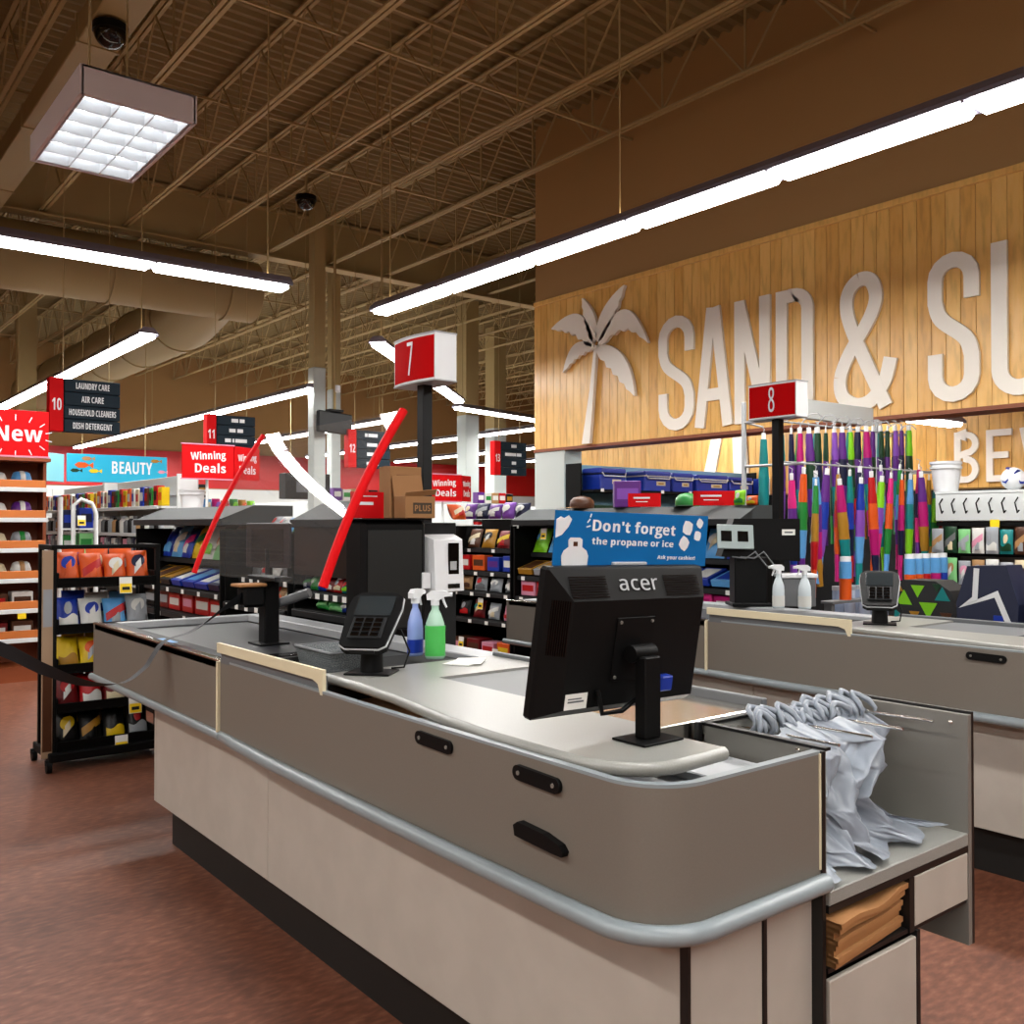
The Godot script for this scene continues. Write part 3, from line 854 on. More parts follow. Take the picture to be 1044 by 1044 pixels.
func make_bagging(label: String) -> Node3D:
	var o := Vector3(2.13, 0, -1.37)
	var t := thing("bagging_stand", label, "bag stand", o, 0, "bagging stands")
	var e := -o
	part(t, "side_wall", slab(Vector3(1.82, 0.62, -1.53), Vector3(1.836, 0.955, -1.2), 0.001), M.brushed_steel, e)
	part(t, "side_edge", slab(Vector3(1.8195, 0.955, -1.535), Vector3(1.838, 0.962, -1.19)), M.black_trim, e)
	part(t, "corner_cap", slab(Vector3(1.806, 0.88, -1.55), Vector3(1.8195, 0.962, -1.536)), M.black_trim, e)
	part(t, "back_wall", slab(Vector3(1.836, 0.62, -1.545), Vector3(2.46, 0.955, -1.53), 0.001), M.counter_top, e)
	part(t, "back_edge", slab(Vector3(1.82, 0.955, -1.55), Vector3(2.475, 0.962, -1.525)), M.black_trim, e)
	part(t, "far_wall", slab(Vector3(2.452, 0.36, -1.545), Vector3(2.47, 0.955, -1.185), 0.001), M.brushed_steel, e)
	part(t, "far_edge", slab(Vector3(2.47, 0.36, -1.55), Vector3(2.482, 0.962, -1.185)), M.black_trim, e)
	part(t, "shelf", slab(Vector3(1.825, 0.618, -1.53), Vector3(2.451, 0.65, -1.185), 0.002), M.counter_top, e)
	part(t, "shelf_edge", slab(Vector3(1.822, 0.602, -1.2), Vector3(2.451, 0.6175, -1.186)), M.black_trim, e)
	part(t, "drawer_front", slab(Vector3(2.185, 0.48, -1.2), Vector3(2.449, 0.6, -1.186), 0.002), M.laminate_white, e)
	part(t, "drawer_box", slab(Vector3(2.19, 0.47, -1.53), Vector3(2.449, 0.478, -1.19)), M.black_trim, e)
	part(t, "slot_divider", slab(Vector3(2.16, 0.47, -1.53), Vector3(2.182, 0.6, -1.186)), M.black_trim, e)
	part(t, "slot_floor", slab(Vector3(1.825, 0.47, -1.53), Vector3(2.158, 0.48, -1.19)), M.black_trim, e)
	part(t, "base_door", slab(Vector3(1.826, 0.06, -1.2), Vector3(2.19, 0.455, -1.186), 0.002), M.laminate_white, e)
	part(t, "base_edge", slab(Vector3(2.192, 0.0, -1.53), Vector3(2.206, 0.468, -1.185)), M.black_trim, e)
	part(t, "base_plinth", slab(Vector3(1.83, 0, -1.5), Vector3(2.19, 0.058, -1.22)), M.kick_black, e)
	for p in [Vector3(1.818, 0.945, -1.26), Vector3(1.818, 0.9, -1.5), Vector3(2.451, 0.93, -1.23)]:
		var b := MB.new()
		b.lathe([Vector2(0, 0), Vector2(0.006, 0.001), Vector2(0.005, 0.003), Vector2(0, 0.004)], Vector3.ZERO, 8)
		part(t, "screw", b.done(), M.steel, p + e, Vector3(0, 0, PI / 2))
	# the wire arms that hold the bag handles
	for x in [1.95, 2.09, 2.23, 2.38]:
		part(t, "bag_arm", rod(Vector3(x, 0.935, -1.53), Vector3(x, 0.94, -1.24), 0.004), M.steel, e)
	return t

func draped(profile: Array, seed_: int, folds: float, depth: float) -> ArrayMesh:
	# a thin film falling along the rows of profile: each row is [left, right]; folded and crumpled
	var n := FastNoiseLite.new()
	n.seed = seed_
	n.frequency = 4.5
	n.fractal_octaves = 4
	var rows := []
	var steps := 44
	for i in steps + 1:
		var u := float(i) / steps * (profile.size() - 1)
		var k := mini(int(u), profile.size() - 2)
		var f := u - k
		f = f * f * (3 - 2 * f)
		var a: Vector3 = (profile[k][0] as Vector3).lerp(profile[k + 1][0], f)
		var c: Vector3 = (profile[k][1] as Vector3).lerp(profile[k + 1][1], f)
		var w := a.distance_to(c)
		var row := []
		for j in 61:
			var v := j / 60.0
			var p := a.lerp(c, v)
			var warp := n.get_noise_3d(u * 0.12, v * 0.5, seed_ * 3.0) * 1.5
			var fold: float = sin(v * TAU * folds + warp + sin(u * 1.1 + seed_) * 1.0) * depth * (0.35 + 0.65 * clampf(0.3 / maxf(w, 0.05), 0, 1.4))
			var cr := n.get_noise_3d(p.x * 1.4, p.y * 1.1, v * 0.5 + seed_)
			var fine := n.get_noise_3d(p.x * 4.0 + 9.0, p.y * 3.0, v * 2.0 + seed_)
			row.append(p + Vector3(cr * 0.012, cr * 0.006, fold + absf(cr) * 0.022 - 0.004 + fine * 0.002))
		rows.append(row)
	var b := MB.new()
	b.smooth()
	b.grid(rows)
	return b.done()

func film_bags(d: Vector3, label_a: String, label_b: String):
	var o := Vector3(2.0, 0.652, -1.3) + d
	var e := d - o
	var t := thing("plastic_bag", label_a, "bag", o, 0, "film bags on the bagging stands")
	part(t, "film", draped([[Vector3(1.86, 0.945, -1.42), Vector3(2.2, 0.95, -1.42)], [Vector3(1.85, 0.9, -1.3), Vector3(2.26, 0.9, -1.32)], [Vector3(1.86, 0.82, -1.28), Vector3(2.1, 0.84, -1.3)], [Vector3(1.86, 0.75, -1.3), Vector3(2.04, 0.76, -1.32)], [Vector3(1.85, 0.69, -1.27), Vector3(2.03, 0.685, -1.26)], [Vector3(1.84, 0.665, -1.215), Vector3(2.04, 0.662, -1.21)]], 3, 1.4, 0.028), M.film_bag, e)
	t = thing("plastic_bag", label_b, "bag", o + Vector3(0.2, 0, 0), 0, "film bags on the bagging stands")
	e = e - Vector3(0.2, 0, 0)
	part(t, "film", draped([[Vector3(2.0, 0.955, -1.45), Vector3(2.39, 0.95, -1.44)], [Vector3(2.02, 0.92, -1.36), Vector3(2.4, 0.9, -1.36)], [Vector3(2.0, 0.85, -1.3), Vector3(2.35, 0.82, -1.34)], [Vector3(1.98, 0.77, -1.27), Vector3(2.2, 0.78, -1.33)], [Vector3(2.0, 0.7, -1.25), Vector3(2.3, 0.7, -1.3)], [Vector3(2.05, 0.666, -1.215), Vector3(2.43, 0.662, -1.25)]], 8, 1.9, 0.03), M.film_bag, e)
	# the gathered handles: loops of twisted film hooked over the wire arms
	var r := RandomNumberGenerator.new()
	r.seed = 5
	for i in 26:
		var x := lerpf(1.9, 2.38, (i + 0.5) / 26.0) + r.randf_range(-0.012, 0.012)
		var z := r.randf_range(-1.5, -1.42)
		var w := r.randf_range(0.02, 0.045)
		var h := r.randf_range(0.02, 0.045)
		var lean := r.randf_range(-0.03, 0.03)
		var b := MB.new()
		var path := []
		for k in 9:
			var a := PI * (k / 8.0 * 1.3 - 0.15)
			path.append(Vector3(x + cos(a) * w, 0.945 + sin(a) * h, z + lean * sin(a) + 0.02 * cos(a * 2.0)))
		b.tube(path, [0.003, 0.006, 0.009, 0.008, 0.01, 0.007, 0.009, 0.006, 0.003], 6)
		part(t, "handle_loop", b.done(), M.film_bag, e)

func paper_stack(d: Vector3, label: String):
	var t := thing("paper_bag_stack", label, "paper bags", Vector3(1.98, 0.481, -1.36) + d, 0, "paper bag stacks in the stand slots")
	for i in 8:
		var b := MB.new()
		var rows := []
		var front := 0.196 + 0.006 * sin(i * 2.1) - (0.0 if i > 5 else 0.01)
		for k in 9:
			var u := k / 8.0
			var x := -0.15 + 0.33 * u
			var lift := 0.004 * sin(u * 7.0 + 0.5) * (i / 7.0) + (0.007 * sin(u * 9.0) * u if i == 7 else 0.0)
			if i < 7 and x > 0.172: x = 0.172
			rows.append([Vector3(x, i * 0.0125 + lift, -0.15), Vector3(x, i * 0.0125 + lift, front - 0.03 * u)])
		b.smooth(); b.grid(rows)
		var up := []
		for r in rows:
			up.append([r[0] + Vector3(0, 0.0115, 0), r[1] + Vector3(0, 0.0115, 0)])
		b.smooth(); b.grid(up)
		b.flat()
		for k in 8:
			b.quad(rows[k][1], rows[k + 1][1], up[k + 1][1], up[k][1])
		b.quad(rows[8][0], rows[8][1], up[8][1], up[8][0])
		part(t, "paper_bag", b.done(), M.kraft, Vector3(0, 0.003, 0))

func make_terminal(at: Vector3, turn: float, label: String):
	var t := thing("card_terminal", label, "card reader", at, turn, "card terminals on stands")
	part(t, "foot_plate", bx(Vector3(0.15, 0.006, 0.12), 0.002), M.black_plastic)
	var b := MB.new()
	b.lathe([Vector2(0.038, 0.006), Vector2(0.036, 0.05), Vector2(0.034, 0.08), Vector2(0.05, 0.11), Vector2(0.05, 0.125), Vector2(0.0, 0.13)], Vector3.ZERO, 14)
	part(t, "pedestal", b.done(), M.black_plastic)
	var T := Vector3(deg_to_rad(48), 0, 0)
	var body := MB.new()
	var prof := PackedVector2Array([Vector2(-0.075, -0.105), Vector2(-0.08, -0.05), Vector2(-0.09, 0.06), Vector2(-0.085, 0.11), Vector2(-0.06, 0.13), Vector2(0.06, 0.13), Vector2(0.085, 0.11), Vector2(0.09, 0.06), Vector2(0.08, -0.05), Vector2(0.075, -0.105), Vector2(0.055, -0.12), Vector2(-0.055, -0.12)])
	body.prism(prof, 0.034)
	var shell := part(t, "terminal_body", body.done(), M.black_plastic, Vector3(0, 0.145, -0.005), Vector3(-deg_to_rad(52), 0, 0))
	var rim := []
	for q in prof:
		rim.append(Vector3(q.x, q.y, 0.022))
	rim.append(rim[0])
	b = MB.new()
	b.tube(rim, 0.004, 6)
	part(shell, "chrome_edge", b.done(), M.light_grey)
	part(shell, "touch_screen", slab(Vector3(-0.062, 0.02, 0.034), Vector3(0.062, 0.112, 0.0365), 0.001), mat("terminal_glass", Color(0.16, 0.18, 0.19), 0.05))
	part(shell, "keypad", slab(Vector3(-0.055, -0.085, 0.034), Vector3(0.055, 0.008, 0.04), 0.002), M.dark_grey)
	for i in 4:
		for j in 3:
			part(shell, "key", slab(Vector3(-0.045 + j * 0.032, -0.078 + i * 0.021, 0.04), Vector3(-0.019 + j * 0.032, -0.063 + i * 0.021, 0.044), 0.001), M.black_gloss)
	part(shell, "card_slot", slab(Vector3(-0.04, -0.124, 0.008), Vector3(0.04, -0.112, 0.022)), M.dark_grey)
	# the lead that hangs behind
	b = MB.new()
	b.tube([Vector3(0.03, 0.14, -0.06), Vector3(0.07, 0.13, -0.09), Vector3(0.1, 0.06, -0.09), Vector3(0.09, 0.012, -0.06), Vector3(0.05, 0.009, -0.05)], 0.0035, 6)
	part(t, "lead", b.done(), M.black_plastic)

func spray_bottle(at: Vector3, turn: float, label: String, liquid: String, fill: float):
	var t := thing("spray_bottle", label, "bottle", at, turn, "spray bottles on the counters")
	var b := MB.new()
	var pr := [Vector2(0, 0), Vector2(0.034, 0.0), Vector2(0.037, 0.008), Vector2(0.037, 0.1), Vector2(0.034, 0.13), Vector2(0.022, 0.165), Vector2(0.014, 0.18), Vector2(0.0135, 0.2)]
	b.lathe(pr, Vector3.ZERO, 18, 1.0, 0.72)
	part(t, "bottle", b.done(), mat("bottle_" + liquid, {"blue": Color(0.52, 0.6, 0.82), "green": Color(0.62, 0.76, 0.68), "clear": Color(0.76, 0.8, 0.82)}[liquid], 0.25))
	b = MB.new()
	var lab := []
	for q in [[0.0378, 0.012], [0.0378, 0.012 + fill]]:
		lab.append(Vector2(q[0], q[1]))
	b.lathe(lab, Vector3.ZERO, 18, 1.0, 0.73)
	part(t, "label_wrap", b.done(), hue({"blue": "blue", "green": "light green", "clear": "white"}[liquid]) if liquid != "green" else mat("label_green", Color(0.3, 0.72, 0.34), 0.3))
	part(t, "collar", cyl(0.016, 0.022, 14), M.white_plastic, Vector3(0, 0.196, 0))
	b = MB.new()
	b.prism(PackedVector2Array([Vector2(-0.03, 0.0), Vector2(-0.032, 0.02), Vector2(-0.015, 0.034), Vector2(0.03, 0.034), Vector2(0.055, 0.026), Vector2(0.055, 0.014), Vector2(0.035, 0.012), Vector2(0.016, 0.0)]), 0.024, Transform3D(Basis(), Vector3(0, 0.216, -0.012)))
	var head := part(t, "spray_head", b.done(), M.white_plastic)
	b = MB.new()
	b.tube([Vector3(0.026, 0.228, 0), Vector3(0.034, 0.205, 0), Vector3(0.042, 0.188, 0)], [0.006, 0.005, 0.004], 6)
	part(head, "trigger", b.done(), M.white_plastic)
	part(head, "nozzle", rod(Vector3(0.054, 0.236, 0), Vector3(0.064, 0.236, 0), 0.008, 8), M.white_plastic)

func lane_sign(at: Vector3, digit: String, label: String, flat_face: bool):
	# a lit-box style lane number on a dark pole; the red face looks to -X
	var t := thing("lane_sign", label, "sign", at, 0, "lane number signs")
	part(t, "pole", bx(Vector3(0.055, 2.12, 0.055), 0.004), M.dark_grey if not flat_face else M.black_plastic, Vector3(0, 0.005, 0))
	part(t, "pole_foot", bx(Vector3(0.09, 0.012, 0.09), 0.003), M.black_plastic)
	var hz := 0.18
	var y0 := 2.125
	var y1 := 2.345
	var n := 8
	var plan := PackedVector2Array()
	var bulge := 0.006 if flat_face else 0.022
	for i in n + 1:
		var u := float(i) / n
		plan.append(Vector2(-0.06 - bulge * sin(PI * u), -hz + 2 * hz * u))
	for i in n + 1:
		var u := float(i) / n
		plan.append(Vector2(0.06 + bulge * sin(PI * u), hz - 2 * hz * u))
	part(t, "light_box", plan_plate(plan, y0, y1), M.white_plastic)
	for s in [-1.0, 1.0]:
		var b := MB.new()
		var rows := [[], []]
		for i in n + 1:
			var u := float(i) / n
			for k in 2:
				rows[k].append(Vector3(s * (0.0615 + bulge * sin(PI * u)), [y0 + 0.01, y1 - 0.01][k], -hz + 0.006 + (2 * hz - 0.012) * u))
		b.smooth(); b.grid(rows)
		var f := part(t, "red_face", b.done(), M.lane_red)
		words(f, "number", digit, M.white_plastic, Vector3(s * (0.0625 + bulge), (y0 + y1) / 2, 0), Vector3(0, s * PI / 2, 0), 0.15, 0.045, 0.003, plain_font)
	for y in [y0 - 0.004, y1]:
		var big := PackedVector2Array()
		for q in plan:
			big.append(q * Vector2(1.05, 1.02))
		part(t, "cap_rim", plan_plate(big, y, y + 0.006), M.light_grey)

func build_lanes():
	make_counter("nearest grey and white checkout counter with rounded corner and conveyor")
	make_counter("grey checkout counter of lane 8, behind the nearest one").position += LANE
	make_bagging("bagging stand with grey bags at the near end of lane 7")
	make_bagging("bagging stand at the near end of lane 8, by right edge").position += LANE
	film_bags(Vector3.ZERO, "grey film carrier bag bunched beside the steel side wall", "grey film carrier bag spreading over the shelf front")
	paper_stack(Vector3.ZERO, "stack of brown paper bags in the slot under the grey bags")
	make_terminal(Vector3(1.535, 0.973, -2.66), deg_to_rad(-48), "card terminal on pedestal beside the grey basket on lane 7")
	make_terminal(Vector3(4.2, 0.973, -2.45), deg_to_rad(-60), "card terminal on pedestal on lane 8, left of patterned bags")
	spray_bottle(Vector3(1.93, 0.957, -3.02), deg_to_rad(25), "spray bottle with blue liquid, left of the green one", "blue", 0.05)
	spray_bottle(Vector3(1.94, 0.957, -2.9), deg_to_rad(-35), "spray bottle with bright green label on lane 7", "green", 0.11)
	spray_bottle(Vector3(4.58, 0.97, -3.3), deg_to_rad(160), "left clear spray bottle with white head on lane 8", "clear", 0.06)
	spray_bottle(Vector3(4.66, 0.97, -3.18), deg_to_rad(140), "right clear spray bottle with white head on lane 8", "clear", 0.061)
	lane_sign(Vector3(2.487, 0, -3.81), "7", "red and white lane 7 number sign on a tall dark pole", false)
	lane_sign(Vector3(5.05, 0, -3.64), "8", "red and white lane 8 number sign on a thin black pole", true)
	# speckled grey basket and black box on the belt bridge
	var t := thing("counter_basket", "speckled grey plastic basket beside the card terminal", "basket", Vector3(1.56, 0.936, -2.93))
	var b := MB.new()
	var ring := func(w: float, d: float, y: float): return [Vector3(-w, y, -d), Vector3(0, y, -d), Vector3(w, y, -d), Vector3(w, y, d), Vector3(0, y, d), Vector3(-w, y, d)]
	b.smooth(); b.grid([ring.call(0.085, 0.11, 0.0), ring.call(0.1, 0.13, 0.09)], true)
	b.smooth(); b.grid([ring.call(0.093, 0.123, 0.09), ring.call(0.08, 0.105, 0.006)], true)
	b.smooth(); b.grid([ring.call(0.1, 0.13, 0.09), ring.call(0.093, 0.123, 0.09)], true)
	b.flat(); b.quad(Vector3(-0.085, 0.003, -0.11), Vector3(0.085, 0.003, -0.11), Vector3(0.085, 0.003, 0.11), Vector3(-0.085, 0.003, 0.11))
	var sp := mat("speckled_grey", Color.WHITE, 0.6)
	textured(sp, noise_tex([Color(0.22, 0.24, 0.25), Color(0.4, 0.42, 0.43), Color(0.56, 0.58, 0.58)], [0.3, 0.5, 0.7], 0.25, 5, 2, 128), Vector3(6, 6, 6), false)
	part(t, "tub", b.done(), sp)
	b = MB.new()
	b.tube([Vector3(-0.1, 0.09, -0.13), Vector3(0.1, 0.09, -0.13), Vector3(0.1, 0.09, 0.13), Vector3(-0.1, 0.09, 0.13), Vector3(-0.1, 0.09, -0.13)], 0.006, 6)
	part(t, "rim", b.done(), M.mid_grey)
	t = thing("hand_scanner", "low black scanner box lying on the belt end behind the guard", "scanner", Vector3(1.46, 0.936, -3.13), 0.0)
	part(t, "body", bx(Vector3(0.2, 0.05, 0.14), 0.012), M.black_plastic)
	part(t, "window", bx(Vector3(0.12, 0.004, 0.07)), M.black_gloss, Vector3(0, 0.05, 0))
	part(t, "handle", bx(Vector3(0.12, 0.035, 0.045), 0.012), M.black_plastic, Vector3(0.14, 0.005, -0.02))
	t = thing("shopping_flyer", "white papers lying on lane 7 behind the card terminal", "paper", Vector3(1.9, 0.9735, -2.66), 0.5)
	for i in 2:
		part(t, "sheet", bx(Vector3(0.14, 0.002, 0.1)), M.price_white, Vector3(0.02 * i, 0.0022 * i, 0.01 * i), Vector3(0, 0.3 * i, 0))
	build_monitor()
	build_guard()
	build_lane_cabinet()
	build_printer()

func build_monitor():
	var o := Vector3(1.54, 0.973, -1.455)
	var t := thing("till_monitor", "black flat monitor seen from behind, acer name across its top", "monitor", o)
	part(t, "base_plate", bx(Vector3(0.125, 0.005, 0.1), 0.001), M.black_plastic)
	part(t, "column", bx(Vector3(0.05, 0.18, 0.035), 0.003), M.black_plastic, Vector3(0, 0.005, 0))
	var b := MB.new()
	b.tube([Vector3(-0.035, 0.19, -0.02), Vector3(0.035, 0.19, -0.02)], 0.02, 12)
	b.box(Vector3(0, 0.19, -0.04), Vector3(0.045, 0.03, 0.05), Basis(), 0.004)
	part(t, "tilt_hinge", b.done(), M.black_plastic)
	var tilt := Vector3(deg_to_rad(9), 0, deg_to_rad(-1.2))
	var c := Vector3(0.0, 0.215, -0.075)
	b = MB.new()
	b.box(Vector3(0, 0, -0.02), Vector3(0.5, 0.335, 0.03), Basis(), 0.006)
	var case := part(t, "bezel", b.done(), M.black_plastic, c, tilt)
	part(case, "screen", slab(Vector3(-0.235, -0.14, -0.036), Vector3(0.235, 0.15, -0.0352)), M.black_gloss)
	# stepped back shell
	b = MB.new()
	b.flat()
	var f0 := [Vector3(-0.245, -0.163, -0.005), Vector3(0.245, -0.163, -0.005), Vector3(0.245, 0.163, -0.005), Vector3(-0.245, 0.163, -0.005)]
	var f1 := [Vector3(-0.195, -0.14, 0.03), Vector3(0.225, -0.14, 0.03), Vector3(0.225, 0.1, 0.03), Vector3(-0.195, 0.1, 0.03)]
	for i in 4:
		var k := (i + 1) % 4
		b.quad(f0[i], f1[i], f1[k], f0[k])
	b.quad(f1[0], f1[3], f1[2], f1[1])
	part(case, "back_shell", b.done(), mat("monitor_back", Color(0.03, 0.031, 0.033), 0.5, 0.0, 0.3))
	part(case, "mount_plate", slab(Vector3(-0.06, -0.085, 0.03), Vector3(0.06, 0.06, 0.034), 0.001), M.black_plastic)
	for s in [[-0.05, 0.05], [0.05, 0.05], [-0.05, -0.075], [0.05, -0.075]]:
		part(case, "screw", rod(Vector3(s[0], s[1], 0.034), Vector3(s[0], s[1], 0.0365), 0.004, 8), M.brushed_steel)
	for i in 9:   # vents left of the shell and along the top
		part(case, "vent_slot", slab(Vector3(-0.235 + i * 0.004, -0.02, 0.002 + i * 0.0028), Vector3(-0.2335 + i * 0.004, 0.1, 0.0055 + i * 0.0028)), M.black_gloss)
		part(case, "vent_slot", slab(Vector3(0.095, 0.108 + i * 0.005, 0.0275 - i * 0.0028), Vector3(0.215, 0.1095 + i * 0.005, 0.0295 - i * 0.0028)), M.black_gloss)
		part(case, "vent_slot", slab(Vector3(-0.2, 0.108 + i * 0.005, 0.0275 - i * 0.0028), Vector3(-0.09, 0.1095 + i * 0.005, 0.0295 - i * 0.0028)), M.black_gloss)
	words(case, "maker_name", "acer", mat("name_silver", Color(0.6, 0.61, 0.62), 0.35), Vector3(0.01, 0.134, 0.0145), Vector3(-0.5, 0, 0), 0.034, 0.125, 0.001, plain_font)
	part(case, "rating_label", slab(Vector3(-0.2, -0.135, 0.03), Vector3(-0.135, -0.1, 0.0308)), M.price_white, Vector3(0.012, -0.004, 0))
	part(case, "label_print", slab(Vector3(-0.18, -0.124, 0.0309), Vector3(-0.133, -0.12, 0.0312)), M.mid_grey)
	part(case, "label_print", slab(Vector3(-0.18, -0.117, 0.0309), Vector3(-0.14, -0.114, 0.0312)), M.mid_grey)
	part(case, "video_plug", slab(Vector3(0.085, -0.115, 0.03), Vector3(0.125, -0.08, 0.055), 0.003), hue("blue"))
	b = MB.new()
	b.tube([Vector3(-0.1, -0.1, 0.036), Vector3(-0.09, -0.15, 0.05), Vector3(-0.04, -0.145, 0.06), Vector3(0.0, -0.12, 0.062)], 0.006, 6)
	part(case, "power_lead", b.done(), M.black_plastic)
	# the printed card standing on top of it
	t = thing("reminder_sign", "blue reminder card standing on top of the monitor", "sign", Vector3(1.592, 1.352, -1.548), 0.0)
	var R := Vector3(deg_to_rad(4), 0, deg_to_rad(-1.2))
	part(t, "card", bx(Vector3(0.505, 0.125, 0.003)), M.sign_blue, Vector3.ZERO, R)
	var face := Node3D.new()
	face.name = "print"
	t.add_child(face)
	face.rotation = R
	words(face, "print_text", "Don't forget", M.white_plastic, Vector3(-0.005, 0.09, 0.0016), Vector3(0, 0, -0.03), 0.025, 0.275, 0.0012)
	words(face, "print_text", "the propane or ice", M.white_plastic, Vector3(-0.005, 0.056, 0.0016), Vector3(0, 0, -0.02), 0.015, 0.27, 0.0012)
	words(face, "print_text", "Ask your cashier!", M.white_plastic, Vector3(0.145, 0.021, 0.0016), Vector3(0, 0, -0.02), 0.009, 0.135, 0.0012)
	var ink := func(poly: PackedVector2Array, m: Material, z := 0.0016):
		var q := MB.new()
		q.prism(poly, 0.001, Transform3D(Basis(), Vector3(0, 0, z)))
		part(face, "print_shape", q.done(), m)
	# two gas cylinders and four ice cubes
	ink.call(PackedVector2Array([Vector2(-0.228, 0.004), Vector2(-0.152, 0.004), Vector2(-0.15, 0.025), Vector2(-0.156, 0.037), Vector2(-0.17, 0.045), Vector2(-0.17, 0.062), Vector2(-0.178, 0.066), Vector2(-0.206, 0.066), Vector2(-0.212, 0.06), Vector2(-0.21, 0.045), Vector2(-0.224, 0.037), Vector2(-0.23, 0.025)]), M.white_plastic)
	ink.call(PackedVector2Array([Vector2(-0.197, 0.047), Vector2(-0.185, 0.047), Vector2(-0.185, 0.057), Vector2(-0.197, 0.057)]), hue("brown"), 0.0027)
	ink.call(PackedVector2Array([Vector2(-0.25, 0.065), Vector2(-0.232, 0.072), Vector2(-0.214, 0.09), Vector2(-0.205, 0.106), Vector2(-0.215, 0.115), Vector2(-0.228, 0.108), Vector2(-0.238, 0.112), Vector2(-0.25, 0.105)]), M.white_plastic)
	for q in [[0.178, 0.094, 0.02, 0.5], [0.222, 0.106, 0.013, 0.2], [0.216, 0.075, 0.014, 0.6], [0.168, 0.056, 0.019, 0.15]]:
		var pl := PackedVector2Array()
		for i in 8:
			var a: float = q[3] + TAU * i / 8
			pl.append(Vector2(q[0], q[1]) + Vector2(cos(a), sin(a)) * q[2] * (1.0 if i % 2 == 0 else 0.86))
		ink.call(pl, M.white_plastic)
	for q in [[-0.158, 0.1, -0.15, 0.108], [-0.16, 0.09, -0.148, 0.093], [-0.15, 0.112, -0.147, 0.12]]:
		var a := Vector2(q[0], q[1])
		var c2 := Vector2(q[2], q[3])
		var n := (c2 - a).orthogonal().normalized() * 0.0014
		ink.call(PackedVector2Array([a + n, c2 + n, c2 - n, a - n]), M.white_plastic)
	part(t, "card_clip", bx(Vector3(0.11, 0.012, 0.012), 0.002), M.light_grey, Vector3(-0.02, 0.0, 0.004), R)

